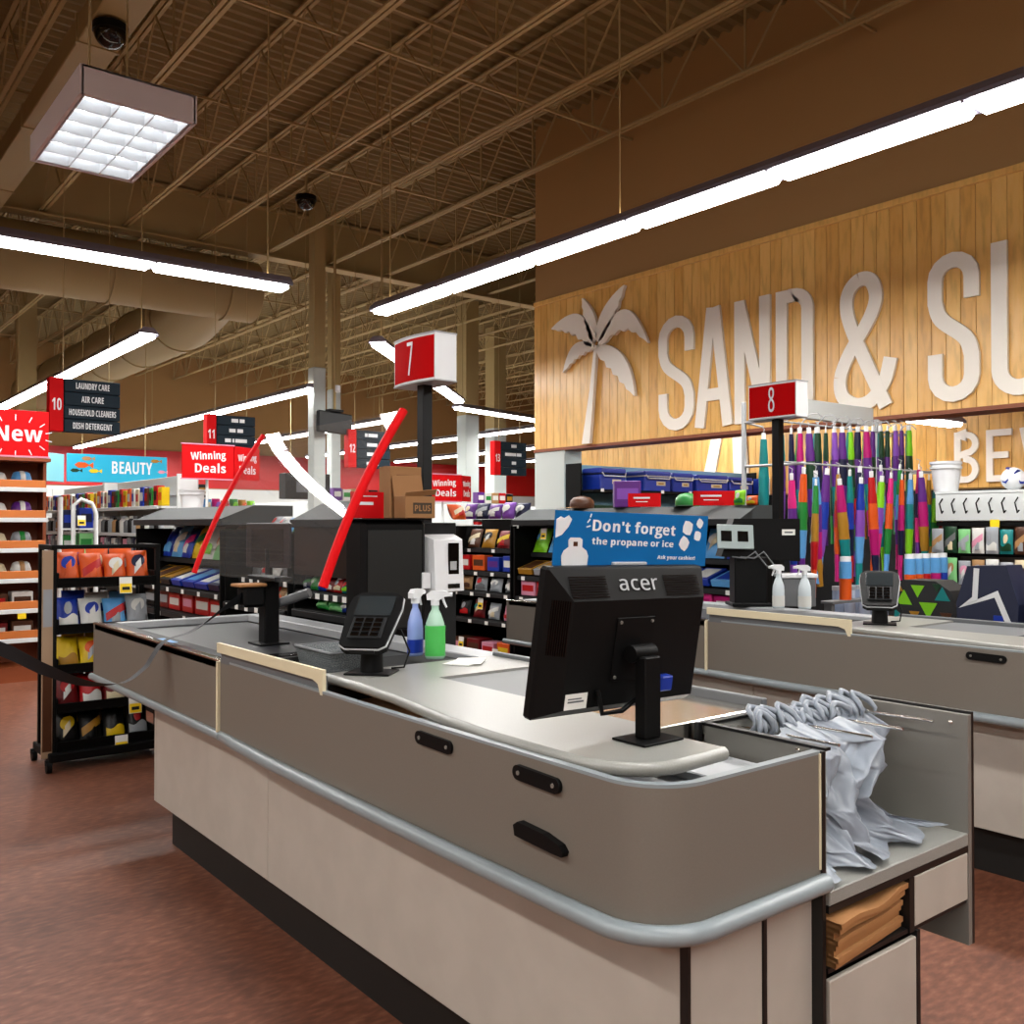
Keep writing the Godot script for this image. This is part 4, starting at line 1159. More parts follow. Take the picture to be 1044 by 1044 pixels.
func build_guard():
	# clear sneeze guard, bowed in section, on a black post; red tape along its ends
	var o := Vector3(1.78, 0.916, -4.0)
	var t := thing("sneeze_guard", "clear bowed plastic shield with red taped ends over the belt", "shield", o)
	var sec := [Vector2(1.75, 1.2)]
	var n := 24
	for i in n:
		var u := (i + 0.5) / n
		var a := minf(lerpf(0.34, 0.605, u), 0.58)
		sec.append(sec[-1] + Vector2(sin(a), cos(a)) * (0.83 / n))
	var z0 := -3.42
	var z1 := -4.86
	var b := MB.new()
	b.smooth()
	var rows := []
	for p in sec:
		rows.append([Vector3(p.x, p.y, z1), Vector3(p.x, p.y, z0)])
	b.grid(rows)
	part(t, "clear_sheet", b.done(), M.clear_sheet, -o)
	for z in [z0, z1]:   # padded red edging, a flattened channel round each end
		b = MB.new()
		rows = []
		var fat := 0.014 if z == z0 else 0.009
		for i in sec.size():
			var tg: Vector2 = (sec[mini(i + 1, n)] - sec[maxi(i - 1, 0)]).normalized()
			var ring := []
			for q in [[-1, -1], [0, -1.3], [1, -1], [1.3, 0], [1, 1], [0, 1.3], [-1, 1], [-1.3, 0]]:
				ring.append(Vector3(sec[i].x + tg.y * q[0] * fat, sec[i].y - tg.x * q[0] * fat, z + q[1] * 0.016))
			rows.append(ring)
		b.smooth(); b.grid(rows, true)
		part(t, "red_edging", b.done(), M.edging_red, -o)
	part(t, "post", bx(Vector3(0.07, 0.3, 0.07), 0.005), M.black_plastic)
	part(t, "post_foot", bx(Vector3(0.14, 0.008, 0.14), 0.002), M.black_plastic)
	part(t, "belt_cassette", bx(Vector3(0.1, 0.09, 0.09), 0.012), M.black_plastic, Vector3(-0.085, 0.17, 0.0))
	part(t, "cassette_cap", bx(Vector3(0.13, 0.014, 0.1), 0.004), M.kraft, Vector3(-0.095, 0.26, 0.0))
	part(t, "shield_clamp", bx(Vector3(0.08, 0.02, 0.3), 0.004), M.dark_grey, Vector3(-0.0, 0.285, 0))
	part(t, "arm", rod(Vector3(0.03, 0.17, -0.02), Vector3(0.14, 0.23, 0.12), 0.022, 10), M.mid_grey)
	# the retractable belt drawn across the lane to a post on the left
	var path := [Vector3(1.645, 1.13, -3.99), Vector3(1.56, 1.09, -3.97), Vector3(1.42, 1.005, -3.95), Vector3(1.3, 0.972, -3.94), Vector3(1.25, 0.92, -3.93), Vector3(1.21, 0.87, -3.92), Vector3(1.12, 0.82, -3.91), Vector3(0.98, 0.835, -3.9), Vector3(0.82, 0.91, -3.9), Vector3(0.68, 0.995, -3.9), Vector3(0.4, 1.1, -3.9), Vector3(0.1, 1.15, -3.9), Vector3(-0.79, 1.16, -3.9)]
	var tape := thing("barrier_belt", "dark retractable barrier belt drooping across the lane entrance", "belt", Vector3(0.4, 0.8, -3.9))
	rows = []
	var c := Curve3D.new()
	for i in path.size():
		var tg: Vector3 = (path[mini(i + 1, path.size() - 1)] - path[maxi(i - 1, 0)]) / 6.0
		c.add_point(path[i], -tg, tg)
	for p in c.tessellate(4, 4):
		var u := clampf((1.645 - p.x) / 1.0, 0, 1)
		var lean := lerpf(1.5, 0.35, smoothstep(0.45, 0.95, u)) if u > 0.2 else lerpf(0.5, 1.5, u / 0.2)
		var w := Vector3(0, cos(lean), sin(lean)) * 0.03
		rows.append([p - w, p + w])
	b = MB.new()
	b.smooth(); b.grid(rows)
	part(tape, "webbing", b.done(), mat("webbing", Color(0.075, 0.08, 0.095), 0.7), -Vector3(0.4, 0.8, -3.9))
	t = thing("barrier_post", "black barrier post holding the far end of the drooping belt", "post", Vector3(-0.85, 0, -3.9))
	part(t, "post", cyl(0.03, 1.22, 14), M.black_plastic)
	part(t, "base", cyl(0.17, 0.03, 24), M.black_plastic)
	part(t, "belt_head", bx(Vector3(0.09, 0.1, 0.09), 0.01), M.black_plastic, Vector3(0, 1.12, 0))
	# customer display standing behind the shield
	t = thing("customer_display", "small dark framed screen tilted behind the clear shield", "screen", Vector3(2.2, 0.956, -4.95), deg_to_rad(-62))
	part(t, "stalk", cyl(0.02, 0.36, 10), M.black_plastic)
	b = MB.new()
	b.box(Vector3(0, 0.38, 0.0), Vector3(0.3, 0.25, 0.025), Basis(), 0.006)
	var f := part(t, "frame", b.done(), mat("display_frame", Color(0.13, 0.1, 0.12), 0.35), Vector3.ZERO, Vector3(-0.0, 0, 0))
	part(f, "glass", slab(Vector3(-0.11, 0.29, 0.0125), Vector3(0.11, 0.47, 0.0138)), mat("display_glass", Color(0.07, 0.065, 0.1), 0.08))

func build_lane_cabinet():
	# the tall black back of the till cabinet, the dispenser and what stands on top
	var t := thing("till_cabinet", "tall flat black cabinet back behind the card terminal", "cabinet", Vector3(2.22, 0.956, -3.72))
	part(t, "body", bx(Vector3(0.34, 0.515, 0.16), 0.02), M.black_plastic, Vector3(0.0, 0, 0))
	part(t, "back_panel", bx(Vector3(0.28, 0.44, 0.006), 0.002), mat("cabinet_panel", Color(0.045, 0.06, 0.058), 0.45), Vector3(0.0, 0.03, 0.081))
	part(t, "top_shelf", bx(Vector3(0.36, 0.008, 0.2), 0.002), M.black_plastic, Vector3(0, 0.515, 0))
	part(t, "wall_switch", bx(Vector3(0.045, 0.075, 0.012), 0.003), M.white_plastic, Vector3(0.158, 0.2, 0.09))
	t = thing("dispenser_board", "dark upright board carrying the white hand gel dispenser", "board", Vector3(2.5, 0.0, -3.72))
	part(t, "board", bx(Vector3(0.2, 1.46, 0.03), 0.004), M.dark_grey)
	part(t, "foot", bx(Vector3(0.24, 0.03, 0.06), 0.004), M.black_plastic, Vector3(0, 0, 0.01))
	t = thing("gel_dispenser", "white wall-mounted hand gel dispenser with a dark window", "dispenser", Vector3(2.49, 1.13, -3.7))
	var b := MB.new()
	b.flat()
	var f0 := [Vector3(-0.092, 0, 0), Vector3(0.092, 0, 0), Vector3(0.092, 0.275, 0), Vector3(-0.092, 0.275, 0)]
	var f1 := [Vector3(-0.08, 0.012, 0.1), Vector3(0.08, 0.012, 0.1), Vector3(0.08, 0.25, 0.085), Vector3(-0.08, 0.25, 0.085)]
	for i in 4:
		var k := (i + 1) % 4
		b.quad(f0[i], f1[i], f1[k], f0[k])
	b.quad(f1[0], f1[3], f1[2], f1[1])
	part(t, "shell", b.done(), M.white_plastic)
	part(t, "level_window", slab(Vector3(-0.004, 0.09, 0.088), Vector3(0.055, 0.235, 0.094), 0.001), M.black_gloss, Vector3(0, 0, 0.002))
	part(t, "window_label", slab(Vector3(0.004, 0.11, 0.0965), Vector3(0.04, 0.15, 0.0975)), M.light_grey)
	part(t, "nozzle_slot", slab(Vector3(-0.01, 0.026, 0.098), Vector3(0.055, 0.046, 0.104), 0.001), M.black_gloss)
	t = thing("carton", "torn open brown cardboard carton on the black cabinet", "box", Vector3(2.335, 1.48, -3.66), 0.0)
	part(t, "carton_body", bx(Vector3(0.16, 0.1, 0.1), 0.002), M.cardboard)
	part(t, "stamp", bx(Vector3(0.1, 0.05, 0.001)), mat("stamp_ink", Color(0.2, 0.15, 0.08), 0.7), Vector3(0.01, 0.02, 0.0505))
	words(t, "carton_print", "PLUS", M.cardboard, Vector3(0.01, 0.045, 0.0515), Vector3.ZERO, 0.028, 0.085, 0.001)
	part(t, "torn_flap", bx(Vector3(0.16, 0.1, 0.003)), M.cardboard, Vector3(0.0, 0.1, -0.048), Vector3(-0.15, 0, 0.05))
	part(t, "torn_flap", bx(Vector3(0.16, 0.03, 0.003)), M.cardboard, Vector3(0.0, 0.1, 0.048), Vector3(0.6, 0, 0.12))
	t = thing("carton", "second brown carton standing behind the torn one", "box", Vector3(2.335, 1.48, -3.785), 0.0)
	part(t, "carton_body", bx(Vector3(0.17, 0.24, 0.1), 0.002), M.cardboard)
	part(t, "carton_print", bx(Vector3(0.1, 0.012, 0.001)), mat("print_brown", Color(0.45, 0.3, 0.16), 0.8), Vector3(0, 0.19, 0.0505))
	part(t, "tape", bx(Vector3(0.172, 0.001, 0.03)), M.tray_orange, Vector3(0, 0.2405, 0))

func build_printer():
	# receipt printer head and scanner screen on a stalk at lane 8, seen from the customer side
	var t := thing("till_terminal", "black till head with silver twin-window panel on lane 8", "till", Vector3(4.72, 0.957, -3.62), deg_to_rad(-38.0))
	part(t, "stalk", bx(Vector3(0.2, 0.3, 0.14), 0.008), M.black_plastic)
	part(t, "foot", bx(Vector3(0.24, 0.02, 0.2), 0.004), M.black_plastic)
	var b := MB.new()
	b.prism(PackedVector2Array([Vector2(-0.24, 0.3), Vector2(0.24, 0.27), Vector2(0.24, 0.53), Vector2(-0.16, 0.53)]), 0.16, Transform3D(Basis(), Vector3(0.06, 0, -0.1)))
	part(t, "head", b.done(), M.black_plastic)
	b = MB.new()
	b.box(Vector3.ZERO, Vector3(0.22, 0.15, 0.012), Basis(), 0.003)
	var p := part(t, "silver_panel", b.done(), mat("panel_silver", Color(0.55, 0.6, 0.6), 0.4), Vector3(-0.1, 0.42, 0.085), Vector3(-0.25, 0.0, -0.03))
	for x in [-0.055, 0.045]:
		part(p, "dark_window", slab(Vector3(x - 0.032, -0.03, 0.006), Vector3(x + 0.032, 0.035, 0.008)), M.black_gloss)
	part(t, "asset_label", slab(Vector3(0.19, 0.43, 0.0605), Vector3(0.27, 0.465, 0.062)), M.price_white)
	part(t, "label_print", slab(Vector3(0.205, 0.442, 0.0622), Vector3(0.255, 0.452, 0.0626)), M.mid_grey)
	for s in [[-0.02, 0.3], [0.03, 0.31]]:
		b = MB.new()
		b.tube([Vector3(s[0] - 0.1, 0.3, 0.09), Vector3(s[0] - 0.02, 0.29, 0.1), Vector3(s[0] + 0.04, 0.33, 0.09), Vector3(s[0] + 0.1, 0.25, 0.1), Vector3(s[0] + 0.15, 0.22, 0.09)], 0.005, 6)
		part(t, "cable", b.done(), M.mid_grey)
	t = thing("cash_tray", "grey box with white ledge beside the till head on lane 8", "tray", Vector3(4.92, 0.957, -3.42), deg_to_rad(-38))
	part(t, "tray_body", bx(Vector3(0.2, 0.17, 0.14), 0.004), M.mid_grey)
	part(t, "ledge", bx(Vector3(0.22, 0.025, 0.16), 0.004), M.white_plastic, Vector3(0, 0.172, 0))

# ---------------------------------------------------------------- goods
func pillow(v: int) -> ArrayMesh:   # a crimped film bag, 1 by 1 by 1, standing on y = 0, facing +Z
	var key := "pillow%d" % v
	if cache.has(key): return cache[key]
	var n := FastNoiseLite.new()
	n.seed = 40 + v
	n.frequency = 2.2
	var b := MB.new()
	for s in [1.0, -1.0]:
		var rows := []
		for i in 10:
			var y := i / 9.0
			var row := []
			for j in 8:
				var x := j / 7.0 * 2 - 1
				var e := pow(1 - pow(absf(x), 2.6), 0.6) * pow(maxf(1 - pow(absf(y * 2 - 1), 3.2), 0.0), 0.6)
				var c := n.get_noise_3d(x * 1.5, y * 2.0, s) * 0.16
				row.append(Vector3(x * 0.5 * (0.93 + 0.07 * absf(y * 2 - 1)), y, s * (0.5 * e * (1 + c * 1.4) + 0.02)))
			rows.append(row)
		if s < 0:
			rows.reverse()
		b.smooth(); b.grid(rows)
	cache[key] = b.done()
	return cache[key]

func pillow_print(v: int) -> ArrayMesh:   # the printed panel on such a bag, a little proud of it
	var key := "pillowprint%d" % v
	if cache.has(key): return cache[key]
	var b := MB.new()
	var rows := []
	for i in 7:
		var row := []
		for j in 9:
			var x := j / 8.0 * 2 - 1
			var y := 0.3 + 0.36 * i / 6.0
			if v == 0:   # slanting band
				x *= 0.86
				y = 0.36 + 0.26 * i / 6.0 + x * 0.2
			elif v == 1:   # low wide panel with a wavy top
				x *= 0.8
				y = 0.12 + (0.26 + 0.07 * sin(x * 4.0)) * i / 6.0
			else:   # upper badge
				x *= 0.62 * sqrt(maxf(0.08, 1 - pow((y - 0.48) / 0.2, 2)))
				y += 0.14 + 0.06 * x
			var e := pow(1 - pow(minf(absf(x), 0.99), 2.6), 0.6) * pow(maxf(1 - pow(absf(y * 2 - 1), 3.2), 0.0), 0.6)
			row.append(Vector3(x * 0.5, y, 0.5 * e * 1.1 + 0.06))
		rows.append(row)
	b.smooth(); b.grid(rows)
	cache[key] = b.done()
	return cache[key]

func stock(kind: String, noun: String, cat: String, base_hue: String, accent: String, at: Vector3, size: Vector3, turn: float, tilt: float, label: String, group: String) -> Node3D:
	var t := thing(noun, label, cat, at, turn, group)
	var lean := Vector3(-tilt, 0, 0)
	match kind:
		"bag":
			var v := rng.randi() % 3
			part(t, "wrapper", pillow(v), hue(base_hue), Vector3.ZERO, lean, size)
			part(t, "printed_panel", pillow_print(v), hue(accent), Vector3.ZERO, lean, size)
			part(t, "printed_badge", pillow_print((v + 1) % 3), hue(["white", "cream", "red", "silver", base_hue][rng.randi() % 5]), Vector3.ZERO, lean, size * Vector3(0.55, 1, 1.07))
		"box":
			part(t, "carton", bx(size, minf(0.004, size.z * 0.1)), hue(base_hue), Vector3.ZERO, lean)
			part(t, "printed_panel", bx(Vector3(size.x * 0.8, size.y * 0.42, 0.002)), hue(accent), Basis.from_euler(lean) * Vector3(0, size.y * 0.3, size.z / 2), lean)
		"tray":   # flat open carton on its back, seen along its front lip
			part(t, "carton", bx(size, 0.003), hue(base_hue), Vector3.ZERO, Vector3(tilt, 0, 0))
			part(t, "printed_top", bx(Vector3(size.x * 0.7, 0.003, size.z * 0.75)), hue(accent), Basis.from_euler(Vector3(tilt, 0, 0)) * Vector3(0, size.y, 0), Vector3(tilt, 0, 0))
		"jar":
			var b := "jar%v" % size
			if not cache.has(b):
				var m := MB.new()
				m.lathe([Vector2(0, 0), Vector2(size.x * 0.46, 0), Vector2(size.x * 0.5, size.y * 0.05), Vector2(size.x * 0.5, size.y * 0.7), Vector2(size.x * 0.3, size.y * 0.82), Vector2(size.x * 0.3, size.y * 0.84)], Vector3.ZERO, 12)
				cache[b] = m.done()
			part(t, "body", cache[b], hue(base_hue))
			part(t, "cap", cyl(size.x * 0.33, size.y * 0.16, 12), hue(accent), Vector3(0, size.y * 0.84, 0))
		"loaf":
			var key := "loaf"
			if not cache.has(key):
				var m := MB.new()
				var rows := []
				for i in 9:
					var u := i / 8.0 * 2 - 1
					var r := pow(1 - pow(absf(u), 4.0), 0.5) * 0.94 + 0.06
					var ring := []
					for k in 12:
						var a := -TAU * k / 12
						ring.append(Vector3(u * 0.5, 0.5 + sin(a) * 0.5 * r, cos(a) * 0.5 * r))
					rows.append(ring)
				m.smooth(); m.grid(rows, true)
				cache[key] = m.done()
			part(t, "wrapper", cache[key], hue(base_hue), Vector3.ZERO, Vector3.ZERO, size)
			part(t, "printed_band", cache[key], hue(accent), Vector3(0, 0.0005, 0), Vector3.ZERO, Vector3(size.x * 0.45, size.y * 1.03, size.z * 1.04))
	return t

func stock_row(kind: String, noun: String, cat: String, hues: Array, start: Vector3, step: Vector3, count: int, size: Vector3, turn: float, tilt: float, place: String, group: String):
	var word := noun.replace("_", " ")
	for i in count:
		var h: String = hues[i % hues.size()]
		var pair := h.split("/")
		var jig := Vector3(0, 0, 0)
		var sc := size * Vector3(1, 1 + 0.06 * sin(i * 2.3 + start.x * 5.0), 1)
		stock(kind, noun, cat, pair[0], pair[1] if pair.size() > 1 else "white", start + step * i + jig, sc, turn + 0.05 * sin(i * 1.7), tilt, "%s %s, %s %s" % [pair[0], word, ordinal(i), place], group)

func price_tags(parent: Node, start: Vector3, step: Vector3, count: int, size: Vector3, turn: float, m: Material):
	for i in count:
		part(parent, "price_tag", bx(size), m, start + step * i, Vector3(0, turn, 0))

func sale_tag(parent: Node, at: Vector3, turn: float, s := 1.0):   # white and yellow shelf ticket
	var k := part(parent, "sale_ticket", bx(Vector3(0.075 * s, 0.1 * s, 0.003)), M.price_white, at, Vector3(-0.1, turn, 0))
	part(k, "ticket_price", bx(Vector3(0.07 * s, 0.055 * s, 0.001)), M.price_yellow, Vector3(0, 0.004 * s, 0.002))
	part(k, "ticket_print", bx(Vector3(0.045 * s, 0.02 * s, 0.001)), M.dark_grey, Vector3(0, 0.02 * s, 0.003))

func candy_unit(o: Vector3, z0: float, z1: float, top: float, shelves: Array, label: String, hood: bool, depth := 0.42) -> Node3D:
	# a black shelf rack standing along Z with its open front towards -X; o.x is the front
	var mid := (z0 + z1) / 2
	var w := z1 - z0
	var base := Vector3(o.x + depth / 2, 0, mid)
	var t := thing("candy_rack", label, "rack", base, 0, "candy racks along the lanes")
	part(t, "back_panel", bx(Vector3(0.03, top, w)), M.rack_black, Vector3(depth / 2 - 0.015, 0, 0))
	part(t, "plinth", bx(Vector3(depth - 0.06, 0.12, w)), M.rack_black)
	for s in [-1, 1]:
		part(t, "side_panel", bx(Vector3(depth - 0.03, top - 0.06, 0.016), 0.002), M.rack_black, Vector3(-0.015, 0, s * (w / 2 - 0.008)))
	for s in shelves:   # [height, depth share, tags]
		var d: float = depth * s[1]
		part(t, "shelf", bx(Vector3(d, 0.016, w - 0.036), 0.002), M.rack_black, Vector3(depth / 2 - 0.03 - d / 2, s[0] - 0.017, 0))
		part(t, "shelf_lip", bx(Vector3(0.008, 0.035, w - 0.036), 0.002), M.dark_grey, Vector3(depth / 2 - 0.034 - d, s[0] - 0.042, 0))
		if s[2] > 0:
			price_tags(t, Vector3(depth / 2 - 0.041 - d, s[0] - 0.04, -w / 2 + 0.1), Vector3(0, 0, (w - 0.2) / maxf(1, s[2] - 1)), s[2], Vector3(0.045, 0.03, 0.003), -PI / 2, M.price_white)
	if hood:
		var b := MB.new()
		b.prism(PackedVector2Array([Vector2(-depth * 0.5, top - 0.03), Vector2(-depth * 0.5, top + 0.01), Vector2(-depth * 0.05, top + 0.1), Vector2(depth * 0.5, top + 0.1), Vector2(depth * 0.5, top - 0.03)]), w + 0.03, Transform3D(Basis(), Vector3(0, 0, -w / 2 - 0.015)))
		part(t, "hood", b.done(), M.hood_grey)
		part(t, "hood_lip", bx(Vector3(0.02, 0.045, w + 0.03), 0.003), M.dark_grey, Vector3(-depth / 2 - 0.005, top - 0.035, 0))
	return t

func build_lane_goods():
	var F := -PI / 2   # facing the lane, towards -X
	# ---- racks behind lane 7
	var t := candy_unit(Vector3(2.32, 0, 0), -7.75, -5.97, 1.48, [[0.82, 0.95, 4], [1.0, 0.9, 6], [1.2, 0.55, 0]], "black candy rack with hooded top left of the lane 7 shield", true, 0.5)
	t = candy_unit(Vector3(2.34, 0, 0), -5.95, -5.0, 1.46, [[0.96, 0.95, 6], [1.12, 0.7, 7], [1.27, 0.55, 7], [1.4, 0.4, 7]], "black gum rack behind the clear shield, rows of small tags", false)
	t = candy_unit(Vector3(2.36, 0, 0), -4.98, -4.27, 1.47, [[0.98, 0.95, 0], [1.085, 0.9, 6]], "dark boxy rack left of the tall black cabinet", true, 0.4)
	part(t, "front_panel", bx(Vector3(0.02, 0.29, 0.68)), mat("rack_brown_black", Color(0.07, 0.065, 0.06), 0.35), Vector3(-0.19, 1.17, 0))
	part(t, "side_poster", bx(Vector3(0.14, 0.3, 0.004)), M.white_plastic, Vector3(0.05, 1.12, 0.357))
	part(t, "poster_print", bx(Vector3(0.1, 0.08, 0.002)), hue("pink"), Vector3(0.05, 1.2, 0.361))
	stock_row("bag", "candy_bag", "candy", ["blue/light blue", "light blue/white", "blue/pink", "yellow/green", "white/lime", "light green/orange", "white/light blue", "silver/red"], Vector3(2.52, 1.2, -7.6), Vector3(0, 0, 0.215), 8, Vector3(0.19, 0.25, 0.07), F, 0.4, "top tier, hooded lane seven rack", "candy bags, hooded lane seven rack")
	stock_row("tray", "candy_tray", "candy", ["gold/black", "gold/brown", "black/gold", "blue/white", "blue/light blue", "blue/white", "navy/silver"], Vector3(2.47, 1.048, -7.6), Vector3(0, 0, 0.245), 7, Vector3(0.21, 0.045, 0.26), F, 0.32, "middle tier, hooded lane seven rack", "candy trays, hooded lane seven rack")
	stock_row("box", "candy_carton", "candy", ["black/silver", "dark red/silver", "red/white", "red/pale pink", "red/white", "red/white"], Vector3(2.48, 0.822, -7.58), Vector3(0, 0, 0.28), 6, Vector3(0.25, 0.13, 0.2), F, 0.0, "low tier, hooded lane seven rack", "cartons, hooded lane seven rack")
	stock_row("bag", "gum_packet", "candy", ["silver/white", "white/silver", "light blue/white", "green/light green", "green/white", "light green/green", "light blue/white"], Vector3(2.62, 1.402, -5.87), Vector3(0, 0, 0.13), 7, Vector3(0.12, 0.12, 0.04), F, 0.6, "on the top tier of the gum rack", "gum packets")
	stock_row("bag", "gum_packet", "candy", ["light blue/white", "silver/grey", "grey/silver", "silver/white", "teal/white", "light green/green", "green/lime"], Vector3(2.58, 1.272, -5.87), Vector3(0, 0, 0.13), 7, Vector3(0.11, 0.11, 0.05), F, 0.4, "on the second tier of the gum rack", "gum packets")
	stock_row("bag", "gum_packet", "candy", ["grey/silver", "silver/white", "white/grey", "grey/white", "silver/green", "light green/white"], Vector3(2.52, 1.122, -5.87), Vector3(0, 0, 0.15), 6, Vector3(0.12, 0.11, 0.05), F, 0.4, "on the third tier of the gum rack", "gum packets")
	stock_row("bag", "candy_pouch", "candy", ["cream/green", "light green/cream", "violet/pale pink", "tan/orange", "dark red/cream", "white/grey"], Vector3(2.47, 0.962, -5.86), Vector3(0, 0, 0.15), 6, Vector3(0.14, 0.13, 0.06), F, 0.4, "on the low tier of the gum rack", "candy pouches")
	stock_row("bag", "candy_pouch", "candy", ["navy/green", "green/light green", "blue/white", "dark red/white", "red/cream", "teal/lime", "pink/magenta"], Vector3(2.41, 1.087, -4.9), Vector3(0, 0, 0.092), 7, Vector3(0.09, 0.075, 0.045), F, 0.3, "under the dark boxy rack panel", "candy pouches")
	stock_row("bag", "candy_pouch", "candy", ["green/light green", "light green/green", "blue/white", "blue/light blue"], Vector3(2.42, 0.982, -4.72), Vector3(0, 0, 0.14), 4, Vector3(0.13, 0.055, 0.06), F, 0.2, "on the floor of the dark boxy rack", "candy pouches")
	# the rack's red shelf card and orange packet by the cabinet
	t = thing("shelf_card", "small red promotional card on the black cabinet beside brown cartons", "sign", Vector3(2.15, 1.48, -3.77), 0.0)
	part(t, "card", bx(Vector3(0.17, 0.12, 0.006)), M.sign_red)
	part(t, "card_print", bx(Vector3(0.1, 0.004, 0.001)), M.white_plastic, Vector3(0, 0.098, 0.0035))
	part(t, "card_print", bx(Vector3(0.08, 0.014, 0.001)), M.white_plastic, Vector3(-0.01, 0.06, 0.0035))
	stock("bag", "snack_packet", "snack", "orange", "cream", Vector3(2.56, 1.475, -3.62), Vector3(0.1, 0.08, 0.05), 0.3, 0.5, "small orange packet lying behind the gel dispenser", "")

	# ---- racks behind lane 8, seen above the nearest counter
	t = candy_unit(Vector3(4.92, 0, 0), -7.15, -6.215, 1.5, [[0.3, 0.95, 3], [0.62, 0.9, 4], [0.86, 0.85, 4], [1.04, 0.75, 4], [1.24, 0.5, 3]], "black snack rack under purple pouches, left of blue reminder card", false)
	for z in [-6.95, -6.45]:
		sale_tag(t, Vector3(-0.2, 0.34 if z < -6.6 else 0.28, z + 6.675), F)
		sale_tag(t, Vector3(-0.15, 0.7 if z < -6.6 else 1.36, z + 6.9), F)
	t = candy_unit(Vector3(4.92, 0, 0), -6.18, -3.85, 1.48, [[0.3, 0.95, 6], [0.62, 0.9, 8], [0.86, 0.9, 9], [1.03, 0.85, 10], [1.22, 0.5, 0]], "black candy rack with grey hood behind the blue reminder card", true)
	for z in [-5.9, -4.05]:
		sale_tag(t, Vector3(-0.12, 1.33, z + 5.015), F, 0.9)
	part(t, "grey_end_bin", bx(Vector3(0.3, 0.3, 0.2), 0.01), M.light_grey, Vector3(-0.03, 0.32, -0.82))
	part(t, "grey_end_bin", bx(Vector3(0.3, 0.22, 0.2), 0.01), M.light_grey, Vector3(-0.03, 0.63, -0.82))
	stock_row("bag", "purple_pouch", "pouch", ["purple/white", "navy/silver", "purple/white", "violet/white", "navy/white"], Vector3(5.1, 1.502, -7.05), Vector3(0, 0, 0.19), 5, Vector3(0.18, 0.14, 0.08), F, 0.2, "on top of the black snack rack", "purple pouches")
	stock_row("bag", "snack_packet", "snack", ["brown/cream", "gold/black", "dark red/yellow", "black/silver"], Vector3(5.12, 1.242, -7.02), Vector3(0, 0, 0.22), 4, Vector3(0.18, 0.17, 0.06), F, 0.3, "on the top tier of the snack rack", "snack packets")
	stock_row("box", "snack_carton", "snack", ["red/white", "orange/brown", "blue/purple", "blue/white"], Vector3(5.06, 1.042, -7.02), Vector3(0, 0, 0.22), 4, Vector3(0.17, 0.13, 0.1), F, 0.0, "on the second tier of the snack rack", "snack cartons")
	stock_row("bag", "snack_packet", "snack", ["tan/brown", "silver/grey", "silver/white", "grey/white"], Vector3(5.04, 0.862, -7.02), Vector3(0, 0, 0.22), 4, Vector3(0.17, 0.13, 0.06), F, 0.2, "on the third tier of the snack rack", "snack packets")
	stock_row("bag", "snack_packet", "snack", ["black/red", "dark red/teal", "silver/white", "pale pink/red"], Vector3(5.02, 0.622, -7.02), Vector3(0, 0, 0.22), 4, Vector3(0.16, 0.15, 0.06), F, 0.2, "on the fourth tier of the snack rack", "snack packets")
	stock_row("box", "snack_carton", "snack", ["brown/pale pink", "dark red/brown", "pale pink/red", "orange/yellow"], Vector3(5.03, 0.302, -7.02), Vector3(0, 0, 0.22), 4, Vector3(0.18, 0.13, 0.16), F, 0.0, "on the bottom tier of the snack rack", "snack cartons")
	stock_row("bag", "sweet_bag", "candy", ["lime/light blue", "light blue/white", "white/red", "yellow/white", "white/yellow", "light blue/blue", "white/orange", "silver/blue", "red/yellow", "light blue/white", "blue/white"], Vector3(5.1, 1.22, -6.05), Vector3(0, 0, 0.205), 11, Vector3(0.18, 0.21, 0.06), F, 0.4, "on the top tier of the grey-hooded rack", "sweet bags")
	stock_row("tray", "bar_tray", "candy", ["gold/brown", "silver/gold", "gold/yellow", "blue/light blue", "blue/white", "light blue/blue", "navy/white", "red/white", "blue/silver", "blue/white", "light blue/blue"], Vector3(5.05, 1.07, -6.05), Vector3(0, 0, 0.205), 11, Vector3(0.18, 0.05, 0.22), F, 0.3, "on the second tier of the grey-hooded rack", "bar trays")
	stock_row("box", "sweet_carton", "candy", ["pale pink/red", "red/pale pink", "dark red/white", "red/white", "orange/cream", "gold/brown", "red/white", "pink/white", "magenta/pale pink", "pink/magenta", "magenta/white"], Vector3(5.04, 0.862, -6.05), Vector3(0, 0, 0.205), 11, Vector3(0.18, 0.12, 0.14), F, 0.0, "on the third tier of the grey-hooded rack", "sweet cartons")
	stock_row("bag", "sweet_bag", "candy", ["pale pink/red", "red/white", "silver/white"], Vector3(5.0, 0.622, -6.1), Vector3(0, 0, 0.1), 2, Vector3(0.09, 0.12, 0.05), F, 0.2, "on the fourth tier of the grey-hooded rack", "sweet bags")
	stock_row("box", "sweet_carton", "candy", ["orange/yellow", "orange/red", "gold/orange", "red/orange"], Vector3(5.02, 0.302, -5.52), Vector3(0, 0, 0.26), 4, Vector3(0.22, 0.15, 0.18), F, 0.0, "on the bottom tier of the grey-hooded rack", "sweet cartons")
	stock_row("bag", "sweet_bag", "candy", ["blue/white", "blue/light blue", "navy/white"], Vector3(5.02, 0.622, -4.5), Vector3(0, 0, 0.24), 3, Vector3(0.2, 0.16, 0.06), F, 0.2, "at the right of the fourth tier, grey-hooded rack", "sweet bags")
	# on the hood: cap, printed box, red cards, green cap
	cap_hat(Vector3(5.12, 1.582, -5.55), -2.0, "brown", "brown peaked cap on the grey hood above the blue card")
	cap_hat(Vector3(5.2, 1.582, -4.52), -1.2, "green", "green and black cap between two red shelf cards")
